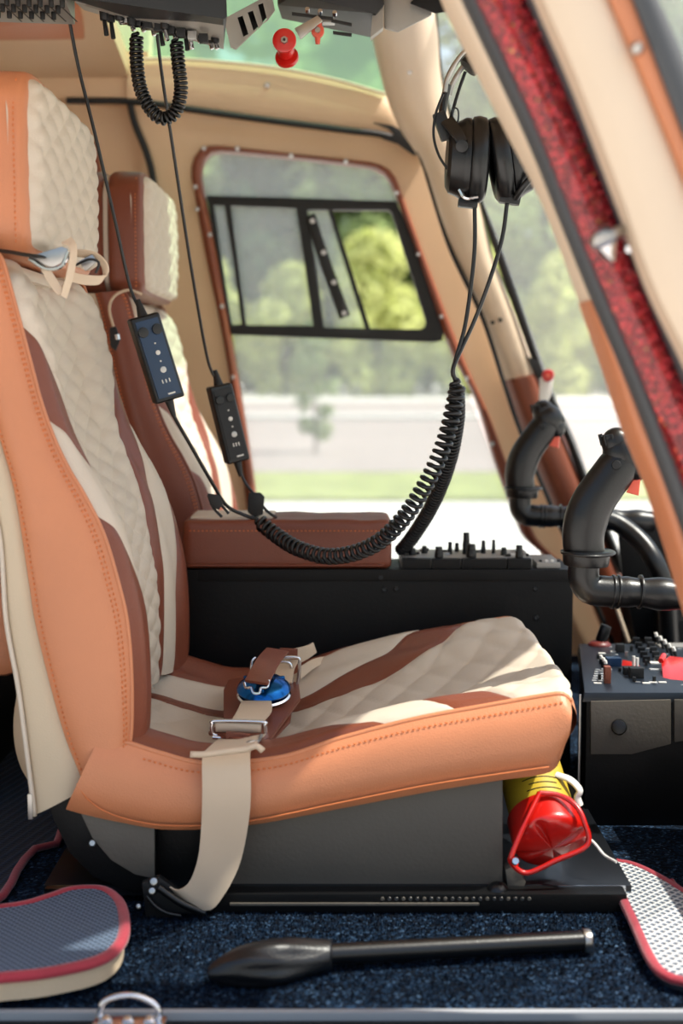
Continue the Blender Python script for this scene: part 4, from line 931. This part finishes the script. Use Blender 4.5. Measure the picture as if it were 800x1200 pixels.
g2 = copy_tree(gp); g2.location = gp.location+Vector((.013, .68, .020)); g2['label'] = 'far black cyclic hand grip by the far windshield pillar'
gp['group'] = g2['group'] = 'cyclic hand grips'
ct = thing('curved_control_tube', 'thick black curved control tube behind the two hand grips', 'control tube', at(780, 740, 2.2))
tubepx('tube', [(704, 606, 2.24), (725, 614, 2.24), (750, 634, 2.22), (768, 660, 2.2), (780, 695, 2.2), (784, 740, 2.2), (786, 800, 2.2)], .0155, GRIPM, ct, 20, 50)
# dark instrument panel, right edge, and footwell
ip = thing('dashboard', 'dark dashboard hood at the right edge behind the hand grips', 'dashboard', (.75, 2.3, .2))
hull('hood', [at(x, y, Y) for Y in (2.42, 2.6) for x, y in ((722, 608), (740, 599), (900, 596), (900, 750), (745, 750), (728, 680))], BLKMET, ip, .006)
rod('pale_strut', at(783, 690, 2.36), at(784, 770, 2.36), .005, PLASTIC2, ip)
rod('pale_strut', at(718, 700, 2.38), at(736, 752, 2.38), .0035, PLASTIC2, ip)
box('footwell_panel', (.56, 2.3, -.0), (1.2, 2.7, .16), BLKMET, ip, .004)
hl = thing('windshield_lever', 'white plastic lever with red round cap on the far windshield pillar', 'lever', at(640, 455, 2.6))
plate('lever_arm', [(633, 444), (640, 438), (649, 442), (646, 462), (638, 482), (632, 470)], 2.62, .012, WHITE, hl, bev=.002)
rod('red_cap', at(642, 440, 2.62), at(642, 440, 2.605), .0125, RED, hl, .011, 24, .002)
rod('cap_centre', at(642, 440, 2.605), at(642, 440, 2.602), .005, REDPALE, hl, None, 16)

# ------------------------------------------------------------------ headset
hd = thing('headset', 'black padded headset hanging behind the red pillar', 'headset', at(570, 240, 1.70))
Yh = 1.70
def cup(cx, cy, ang, sg):
    M = Matrix.Translation(at(cx, cy, Yh)) @ Matrix.Rotation(ang, 4, 'Y') @ Matrix.Rotation(sg*PI/2, 4, 'Y')
    hs_ = lathe('ear_cup', [(.018, -.030), (.031, -.029), (.037, -.025), (.040, -.016), (.043, -.010), (.044, -.008), (.044, -.002)], M @ Matrix.Diagonal((1.12, .88, 1, 1)), GRIPM, hd, 40)
    V = []; F = []; prof = []
    n1 = 60; pr_ = [(.041, -.003), (.047, .001), (.0485, .008), (.047, .016), (.042, .020), (.034, .021), (.026, .017), (.023, .008)]
    for r, z in pr_:
        for k in range(n1):
            a_ = 2*PI*k/n1; rr = r*(1+.012*math.sin(a_*30)*(r > .04)); V.append((M @ Matrix.Diagonal((1.08, .86, 1, 1))) @ Vector((rr*math.cos(a_), rr*math.sin(a_), z)))
    for j in range(len(pr_)-1):
        for k in range(n1): F.append((j*n1+k, j*n1+(k+1) % n1, (j+1)*n1+(k+1) % n1, (j+1)*n1+k))
    mk('ear_pad', V, F, CORD, hd)
    lathe('foam_insert', [(.026, .006), (.01, .006)], M, BLACK, hd, 24)
    return M
ML = cup(551, 187, .05, 1); MR = cup(594, 187, -.17, -1)
strap_box('slider_block', at(519, 148, Yh-.012), .016, .014, .034, GRIPM, hd, Matrix.Rotation(-.35, 3, 'Y'), .003)
ribbon('yoke_arm', [at(517, 145, Yh-.022), at(530, 160, Yh-.038), at(537, 172, Yh-.042)], [at(531, 138, Yh-.022), at(541, 152, Yh-.038), at(547, 164, Yh-.042)], .006, GRIPM, hd, 12)
rod('yoke_pivot', at(541, 171, Yh-.036), at(541, 171, Yh-.046), .0075, GRIPM, hd, None, 20, .001)
tubepx('headband_bar', [(521, 108, Yh-.012), (524, 92, Yh-.012), (535, 72, Yh-.012), (550, 56, Yh-.012), (575, 42, Yh-.012), (605, 48, Yh-.012), (630, 80, Yh-.012), (640, 130, Yh-.012), (634, 165, Yh-.01)], .0032, STEEL, hd, 8, 50)
tubepx('headband_bar', [(526, 112, Yh+.012), (531, 96, Yh+.012), (544, 76, Yh+.012), (558, 62, Yh+.012), (580, 50, Yh+.012), (604, 54, Yh+.012), (626, 82, Yh+.012), (636, 130, Yh+.012), (630, 165, Yh+.01)], .0032, STEEL, hd, 8, 50)
tubepx('slider_rod', [(517, 148, Yh), (519, 125, Yh), (524, 100, Yh)], .006, GRIPM, hd, 10, 14, (.8, 1.6))
tubepx('slider_rod', [(527, 142, Yh+.01), (536, 110, Yh+.01), (545, 84, Yh+.01)], .002, BLACK, hd, 8, 10)
tubepx('headband_pad', [(548, 80, Yh), (560, 68, Yh), (580, 60, Yh), (602, 64, Yh), (618, 84, Yh)], .014, BLACK, hd, 12, 30, (.9, 1.3))
tubepx('ear_wire', [(519, 110, Yh-.02), (510, 135, Yh-.02), (508, 160, Yh-.02), (514, 182, Yh-.02), (524, 198, Yh-.018)], .0016, CORD, hd, 6, 24)
loop('wire_loop', [at(x, y, Yh-.02) for x, y in ((530, 126), (536, 128), (537, 138), (534, 147), (530, 142))], .001, CORD, hd, 6, 24)
strap_box('cord_boss', at(548, 238, Yh), .024, .014, .012, GRIPM, hd, Matrix.Rotation(.1, 3, 'Y'), .003)
strap_box('cord_boss', at(598, 226, Yh-.01), .026, .016, .028, GRIPM, hd, Matrix.Rotation(.15, 3, 'Y'), .004)
tubepx('microphone_boom', [(604, 232, Yh-.02), (612, 220, Yh-.03), (624, 206, Yh-.035)], .004, GRIPM, hd, 10, 14)
tubepx('chrome_clip', [(538, 222, Yh-.02), (545, 232, Yh-.022), (560, 231, Yh-.022)], .0022, CHROME, hd, 6, 16)
tubepx('headset_cord', [(556, 240, Yh), (556, 290, Yh), (551, 340, Yh), (544, 385, Yh), (534, 420, Yh), (530, 438, Yh), (536, 446, Yh)], .0026, CORD, hd, 8, 50)
tubepx('headset_cord', [(594, 238, Yh-.01), (588, 280, Yh-.01), (573, 330, Yh-.01), (556, 375, Yh), (540, 410, Yh), (531, 432, Yh-.004), (533, 446, Yh)], .0026, CORD, hd, 8, 50)
rod('hanger_hook', at(580, 48, Yh), at(588, 40, Yh-.55), .003, BLACK, hd)
cd1 = thing('coiled_headset_cord', 'front black coiled headset cord sagging across to the armrest', 'cord', at(400, 650, 1.72))
coil('coil', [at(x, y, Y) for x, y, Y in ((535, 444, 1.70), (533, 470, 1.70), (520, 520, 1.70), (500, 565, 1.71), (470, 610, 1.73), (435, 640, 1.76), (390, 652, 1.80), (350, 643, 1.84), (322, 626, 1.88), (300, 608, 1.9))], .0090, .0028, 50, CORD, cd1)
coil_end = (300, 608)
tubepx('cord', [(300, 608, 1.9), (285, 603, 1.9), (265, 592, 1.89), (248, 565, 1.87), (225, 525, 1.85), (205, 490, 1.83), (196, 470, 1.82)], .0026, CORD, cd1, 8, 50)
hull('cord_clip', [at(x, y, Y) for Y in (1.86, 1.875) for x, y in ((243, 578), (256, 580), (262, 590), (256, 598), (246, 592))], BLACK, cd1, .001)
tubepx('clip_leg', [(244, 580, 1.87), (250, 595, 1.87), (260, 606, 1.87)], .002, BLACK, cd1, 6, 10)
tubepx('clip_leg', [(258, 590, 1.87), (268, 602, 1.87)], .002, BLACK, cd1, 6, 6)
cd2 = thing('second_coiled_cord', 'rear black coiled cord dropping to the console radio panel', 'cord', at(470, 645, 1.97))
coil('coil', [at(x, y, Y) for x, y, Y in ((534, 452, 1.74), (535, 490, 1.78), (526, 540, 1.84), (508, 588, 1.92), (486, 625, 1.98), (468, 648, 2.02))], .0085, .0026, 58, CORD, cd2)
# hanging intercom boxes
def intercom(name, label, top, bot, w, Y, m_, cord_up, cord_dn, sc=1.0):
    t = thing(name, label, 'control box', at(bot[0], bot[1], Y)); a_, b_ = at(*top, Y), at(*bot, Y); ax = (a_-b_).normalized(); c = (a_+b_)/2; L = (a_-b_).length
    side = ax.cross(Vector((0, -1, 0))).normalized(); fn = side.cross(ax).normalized()
    if fn.y > 0: fn = -fn; 
    fn = (fn+Vector((.45, 0, 0))).normalized(); side = fn.cross(ax).normalized()
    if side.x < 0: side = -side
    Mx = Matrix((( side.x, fn.x, ax.x), (side.y, fn.y, ax.y), (side.z, fn.z, ax.z)))
    def sb(nm, o, s, mm, bev): 
        bm = bmesh.new(); bx(bm, (-s[0]/2, -s[1]/2, -s[2]/2), (s[0]/2, s[1]/2, s[2]/2), bev, seg=3)
        bm.transform(Matrix.Translation(c+Mx @ Vector(o)) @ Mx.to_4x4()); return mkbm(nm, bm, mm, t)
    ww = w
    body = sb('case', (0, 0, 0), (ww, .020, L), GRIPM, .005)
    sb('face_plate', (0, .0105, 0), (ww*.78, .002, L*.9), m_, .0008)
    for k in (-1, 1): 
        p = c+Mx @ Vector((k*ww*.24, .0115, L*.32)); rod('volume_wheel', p, p+fn*.004, ww*.17, GRIPM, t, None, 18, .0008)
    for k, (z, r) in enumerate(((.17, .0012), (.06, .0032), (-.04, .0012), (-.14, .0042))):
        p = c+Mx @ Vector((ww*.04, .0113, L*z)); rod('button', p, p+fn*.0015, r, WHITE if k < 3 else STEEL, t, None, 14, .0003)
    for k in range(3): sb('indicator_mark', (-ww*.10+k*ww*.12, .0118, -L*.27), (.0014, .0008, .005), WHITE, 0)
    sb('white_mark', (ww*.08, .0118, -L*.42), (.010, .0008, .002), WHITE, 0)
    rod('strain_relief', a_-ax*.003, a_+ax*.022, .0075, BLACK, t, .003, 14); rod('strain_relief', b_+ax*.003, b_-ax*.022, .0065, BLACK, t, .003, 14)
    tubepx('hanging_cord', cord_up, .0022, CORD, t, 8, 40)
    if cord_dn: tubepx('lower_cord', cord_dn, .0022, CORD, t, 8, 30)
    return t
intercom('intercom_control', 'dark blue-faced cord control box hanging in front of the far seat back', (167, 370), (198, 469), .041, 1.82, BLUEPL,
    [(74, -20, 1.74), (90, 70, 1.76), (112, 160, 1.78), (135, 260, 1.80), (152, 335, 1.82), (165, 366, 1.82)], None)
ic = intercom('intercom_control', 'black cord control box hanging beside the far window edge', (256, 451), (278, 541), .035, 1.98, BLACK,
    [(184, 40, 1.80), (190, 90, 1.82), (205, 190, 1.86), (225, 320, 1.92), (243, 420, 1.97), (254, 446, 1.98)], [(279, 545, 1.98), (287, 565, 1.98), (300, 582, 1.98), (312, 598, 1.98), (324, 607, 1.98)])
hull('cord_clip', [at(x, y, Y) for Y in (1.965, 1.985) for x, y in ((291, 577), (305, 577), (310, 582), (308, 603), (297, 606), (290, 600))], BLACK, ic, .0015)

# ------------------------------------------------------------------ overhead panels
ov = thing('overhead_switch_panel', 'dark overhead switch console with slotted metal end and hanging toggle switches', 'control panel', at(180, 20, 1.7))
hull('panel_body', [at(66, -6, 1.62), at(262, 22, 1.62), at(266, 20, 1.62), at(100, 6, 1.80), at(262, 54, 1.80), at(60, -90, 1.62), at(262, -90, 1.62), at(100, -90, 1.80), at(262, -90, 1.80)], mat('dark_slate_panel', (30, 33, 36), .42, var=.08, spec=.3), ov, .001)
pf = [at(88, 0, 1.66), at(262, 27, 1.66), at(262, 55, 1.80), at(98, 9, 1.80)]
hull('switch_face', pf+[p-Vector((0, 0, .003)) for p in pf], PANELG, ov, .0006)
slots = [[(278, 20), (284, 18), (291, 40), (285, 43)], [(290, 14), (296, 12), (303, 33), (297, 36)], [(302, 5), (308, 3), (313, 24), (308, 27)]]
plate('slotted_end', [(262, 22), (318, -8), (322, 12), (302, 33), (276, 58), (270, 55)], lambda x, y: 1.70+.0016*(x-262), .003, PANELG, ov, holes=slots)
plate('slot_backing', [(266, 22), (318, -6), (320, 12), (302, 31), (276, 55)], lambda x, y: 1.71+.0016*(x-262), .003, BLKMET, ov)
def toggle(px, py, Y, l=.02, par=ov, m_=CHROME):
    a_ = at(px, py, Y); s = rod('switch', a_+Vector((0, 0, .008)), a_+Vector((0, 0, -.004)), .006, BLACK, par, .005, 12, .0008)
    rod('toggle', a_-Vector((0, 0, .003)), a_+Vector((.003, -.002, -l)), .0024, m_, s, .0030, 10, .0005)
    return s
for (x, y, Y, l) in ((122, 20, 1.70, .022), (130, 22, 1.72, .024), (154, 26, 1.70, .010), (166, 28, 1.72, .009), (188, 34, 1.72, .02), (193, 30, 1.70, .018), (203, 32, 1.72, .014), (217, 38, 1.74, .022), (222, 38, 1.72, .02), (232, 40, 1.74, .010), (246, 46, 1.76, .012), (252, 46, 1.74, .012), (140, 20, 1.7, .008), (178, 30, 1.74, .012)): toggle(x, y, Y, l, m_=BLACK if x in (122, 130, 188, 217) else CHROME)
for i in range(8):
    q = at(148+i*13, 24+i*3.2, 1.71); box('knob_block', q-Vector((.006, .006, .004)), q+Vector((.005, .006, .006)), random.choice((BLACK, GRIPM, STEEL)), ov, .001)
lc = thing('overhead_coiled_cord', 'short black coiled cord looping below the overhead panel', 'cord', at(185, 140, 1.74))
coil('coil', [at(x, y, 1.74) for x, y in ((160, 38), (160, 70), (165, 105), (178, 130), (192, 139), (206, 130), (212, 105), (209, 75), (206, 45))], .0068, .0024, 42, CORD, lc)
bp = thing('overhead_breaker_panel', 'grey overhead breaker panel with rows of black breakers at top left', 'control panel', at(40, 10, 1.7))
Z1 = at(0, 27, 1.74).z
bd = hull('breaker_plate', [at(-60, 24, 1.74), at(88, 29, 1.74), at(72, -12, 1.60), at(-80, -14, 1.60)]+[p+Vector((0, 0, .04)) for p in (at(-60, 24, 1.74), at(88, 29, 1.74), at(72, -12, 1.60), at(-80, -14, 1.60))], PANELG, bp, .001)
for r in range(6):
    for c in range(3):
        x, y = 0+r*13-c*5+8, 4+c*7+r*.4; a_ = at(x, y, 1.62+c*.034)-Vector((0, 0, .0)); rod('breaker', a_+Vector((0, 0, .006)), a_-Vector((0, 0, .003)), .0032, BLACK, bp, .0028, 10, .0005)
for r in range(6): 
    x = 16+r*13; band('panel_slot', [(x-10, 8), (x+8, 25)], [(x-8, 8), (x+10, 25)], (1.64, 1.72), .002, BLKMET, bp, 4, .0005, 3)
op = thing('overhead_front_panel', 'dark front overhead panel with grey side block above the beige pillar', 'control panel', at(400, 20, 1.9))
hull('panel_body', [at(325, 6, 1.90), at(345, -6, 1.85), at(440, 16, 1.85), at(434, 44, 1.98), at(330, 22, 1.98), at(325, -60, 1.85), at(450, -60, 1.85), at(450, 5, 1.85), at(450, -60, 1.98), at(330, -60, 1.98)], mat('slate_overhead', (36, 36, 38), .42, var=.08, spec=.3), op, .001)
plate('side_plate', [(436, 18), (449, 4), (449, 32), (434, 44)], 1.86, .02, PANELG, op, bev=.0006)
hull('grey_block', [at(x, y, Y) for Y in (1.88, 2.0) for x, y in ((449, -40), (500, -40), (506, 18), (466, 38), (450, 34))], PANELG, op, .003)
hull('dark_wedge', [at(x, y, Y) for Y in (1.86, 1.98) for x, y in ((480, 4), (500, -20), (545, -20), (545, 10), (510, 16))], BLKMET, op, .002)
for (x0, y0, x1, y1) in ((342, 14, 390, 20), (388, 22, 412, 27), (390, 36, 412, 39)): band('dark_slot', [(x0, y0), (x1, y1)], [(x0, y0+4), (x1, y1+4)], 1.845, .002, BLACK, op, 4, .0005, 3)
for x, y in ((360, 14), (375, 16), (392, 18)): rod('screw', at(x, y, 1.845), at(x, y-4, 1.84), .003, CHROME, op, None, 10)
rk = thing('red_knob_lever', 'overhead lever with red spool knob on a steel arm', 'lever', at(335, 50, 1.84))
plate('steel_arm', [(345, 33), (372, 18), (378, 24), (352, 46)], 1.84, .004, STEEL, rk, bev=.0006)
q = Vector((0, 1, 0)); c1 = at(333, 47, 1.82)
rod('spool_flange', c1, c1+Vector((0, .006, 0)), .0155, RED, rk, None, 28, .0015); rod('spool_hub', c1+Vector((0, .006, -.004)), c1+Vector((.002, .02, -.012)), .011, RED, rk, None, 24); rod('spool_flange', c1+Vector((.002, .02, -.015)), c1+Vector((.003, .026, -.018)), .0155, RED, rk, None, 28, .0015)
rod('spool_bolt', c1, c1-Vector((0, .003, 0)), .0055, STEEL, rk, .0045, 6); rod('bolt_centre', c1-Vector((0, .003, 0)), c1-Vector((0, .0045, 0)), .002, BLACK, rk, None, 6)
rk2 = thing('small_red_knob', 'small red knob hanging beside the larger red spool lever', 'knob', at(372, 40, 1.86))
c2 = at(372, 35, 1.85); rod('knob', c2+Vector((0, .002, 0)), c2+Vector((0, .012, 0)), .0085, REDPALE, rk2, None, 20, .001); rod('knob_stem', c2+Vector((0, .006, .01)), c2+Vector((0, .006, -.017)), .006, REDPALE, rk2, .003, 14, .001)
rod('knob_bolt', c2+Vector((0, .002, 0)), c2-Vector((0, .001, 0)), .004, STEEL, rk2, None, 6); box('knob_bracket', at(378, 30, 1.87), at(392, 22, 1.855), STEEL, rk2, .001)

# ------------------------------------------------------------------ fire extinguisher
fe = thing('fire_extinguisher', 'red and yellow fire extinguisher lying under the front of the near seat', 'fire extinguisher', at(640, 1020, 1.45))
cb = at(643, 981, 1.46); ax = Vector((-.10, .86, .50)).normalized(); Rm = ax.to_track_quat('Z', 'Y').to_matrix().to_4x4(); Me = Matrix.Translation(cb) @ Rm
lathe('label_sleeve', [(.0345, .012), (.0365, .03), (.0365, .16), (.030, .19), (.012, .20)], Me, YELLOW, fe)
V = []; F = []; nr, na = 14, 60
for j in range(nr+1):
    for k in range(na):
        a_ = 2*PI*k/na; s = j/nr; r = .041*math.sin(s*PI/2*1.0); z = -.016*math.cos(s*PI/2)**.7
        groove = max(0, 1-abs(math.sin(2*(a_+.5)))*2.6)*math.sin(PI*min(1, s*1.15))*.008 if s < .87 else 0
        V.append(Me @ Vector((r*math.cos(a_), r*math.sin(a_), z+groove)))
for k in range(na):
    a_ = 2*PI*k/na; V.append(Me @ Vector((.041*math.cos(a_), .041*math.sin(a_), .028)))
for j in range(nr+1):
    for k in range(na): F.append((j*na+k, j*na+(k+1) % na, (j+1)*na+(k+1) % na, (j+1)*na+k))
mk('red_base_cap', V, F, RED, fe)
tb = [at(x, y, Y) for x, y, Y in ((632, 929, 1.455), (616, 962, 1.435), (600, 1000, 1.425), (599, 1011, 1.425), (617, 1023, 1.425), (652, 1008, 1.425), (688, 990, 1.428), (684, 962, 1.435), (674, 944, 1.445), (655, 932, 1.455))]
loop('wire_bail', tb, .0030, RED, fe, 8, 90)
rod('bail_screw', at(604, 1009, 1.42), at(604, 1009, 1.415), .005, CHROME, fe, .0035, 12)
tubepx('white_handle', [(652, 908, 1.50), (668, 914, 1.49), (679, 926, 1.485), (676, 934, 1.485), (679, 944, 1.485)], .0035, WHITE, fe, 8, 24, (1, 1.5))
for k in range(5):
    c = cb+ax*(.040+.008*k); n_ = (Vector((0, -.35, 1))-ax*ax.dot(Vector((0, -.35, 1)))).normalized(); s_ = ax.cross(n_)
    ww = (.02, .016, .022, .012, .018)[k]; P = [c+(n_*math.cos(th)+s_*math.sin(th))*.0368 for th in [(-.5+i/6)*ww/.018 for i in range(7)]]
    V, F = sweep(P, .0006, 4); mk('label_line', V, F, BLACK, fe)

# ------------------------------------------------------------------ lever tube on carpet
lv = thing('floor_lever', 'long black tube with leather boot and silver end lying on the carpet', 'lever', at(470, 1120, 1.33))
V, F = sweep([onz(385, 1118, .016).lerp(onz(690, 1102, .014), i/11) for i in range(12)], .0100, 18); mk('tube', V, F, GRIPM, lv, True, 50)
rod('end_cap', onz(682, 1102.5, .014), onz(691, 1102, .014), .0118, STEEL, lv, None, 20, .001)
V = []; F = []; na = 36; secs = [(244, 1140, 6, 4), (256, 1137, 13, 9), (275, 1133, 20, 15), (300, 1130, 25, 19), (330, 1127, 25, 17), (355, 1123, 21, 14), (375, 1120, 18, 15), (389, 1118, 16, 13)]
cs = catmull([(a_, b_, c_) for a_, b_, c_, d_ in secs], 40)
for i, q in enumerate(cs):
    p = onz(q.x, q.y, .016)
    for k in range(na):
        a_ = 2*PI*k/na; r = q.z*.00085*(1+.09*math.sin(3*a_+i*.10)*math.sin(PI*i/39)+.05*math.sin(9*a_-i*.16)*math.sin(PI*i/39)); V.append(p+Vector((0, math.cos(a_)*r*1.2, max(-p.z+.001, math.sin(a_)*r))))
for i in range(39):
    for k in range(na): F.append((i*na+k, i*na+(k+1) % na, (i+1)*na+(k+1) % na, (i+1)*na+k))
F.append(tuple(range(na))); F.append(tuple(39*na+k for k in range(na)))
mk('leather_boot', V, F, mat('black_boot_leather', (13, 15, 19), .38, bump=.15, scale=300, kind='leather'), lv)
# ------------------------------------------------------------------ floor mats
def floor_mat(name, label, pts, z0, th, m_, border, side=None, base=None, tilt=None, r=.006, sharp=False):
    fz = z0 if callable(z0) else (lambda x, y: z0)
    P = [onz(x, y, fz(x, y)) for x, y in pts]
    P = catmull(P+[P[0]], 80)[:-1]
    t = thing(name, label, 'floor mat', tuple(sum(P, Vector())/len(P)))
    t.location.z = 0
    for nm, dz0, dz1, mm, k in (('woven_top', -.0005, .003, m_, 1.0), ('mat_base', -th, -.001, side or DARKBLUE, 1.0)):
        bm = bmesh.new(); vs = [bm.verts.new(p+Vector((0, 0, dz0))) for p in P]; es = [bm.edges.new((vs[i], vs[(i+1) % len(vs)])) for i in range(len(vs))]
        bmesh.ops.triangle_fill(bm, edges=es, use_beauty=True)
        r_ = bmesh.ops.extrude_face_region(bm, geom=list(bm.faces)); bmesh.ops.translate(bm, verts=[g for g in r_['geom'] if isinstance(g, bmesh.types.BMVert)], vec=(0, 0, dz1-dz0))
        mkbm(nm, bm, mm, t)
    V, F = sweep(P+[P[0]], r, 10, (.8, 1.0), caps=False); mk('piped_border', V, F, PIPING, t)
    return t
floor_mat('near_floor_mat', 'blue-grey woven mat with crimson border and cream underside at lower left', [(-60, 1070), (20, 1063), (60, 1052), (85, 1044), (120, 1044), (140, 1060), (145, 1090), (136, 1112), (110, 1128), (50, 1141), (0, 1146), (-60, 1152)], .032, .022, MATW, PIPING, side=COVER, r=.0065)
floor_mat('rear_floor_mat', 'dark navy ribbed mat with dark red border behind the near seat', [(-200, 800), (-20, 790), (70, 900), (68, 984), (40, 995), (20, 1020), (0, 1052), (-60, 1075), (-200, 1075)], .006, .005, MATD, PIPING, r=.0055)
fm = floor_mat('front_floor_mat', 'pale mesh mat with pink border on the carpet at lower right', [(716, 1010), (745, 1016), (790, 1040), (850, 1085), (880, 1160), (800, 1150), (775, 1140), (760, 1120), (742, 1080), (726, 1045)], .012, .010, MATP, PIPING, r=.0058)
cb_ = thing('mat_cord', 'thin pale cord from the extinguisher to the right-hand mat', 'cord', at(700, 1000, 1.44))
tubepx('cord', [(688, 980, 1.47), (698, 990, 1.46), (708, 1002, 1.45), (722, 1010, 1.43)], .0016, WHITE, cb_, 6, 20)
pe = thing('red_pedal_strip', 'short crimson piped mat edge at the right side of the footwell', 'floor mat', at(795, 1050, 1.5))
tubepx('piped_edge', [(783, 1034, 1.50), (792, 1046, 1.49), (805, 1062, 1.48), (830, 1085, 1.47)], .007, PIPING, pe, 8, 16)
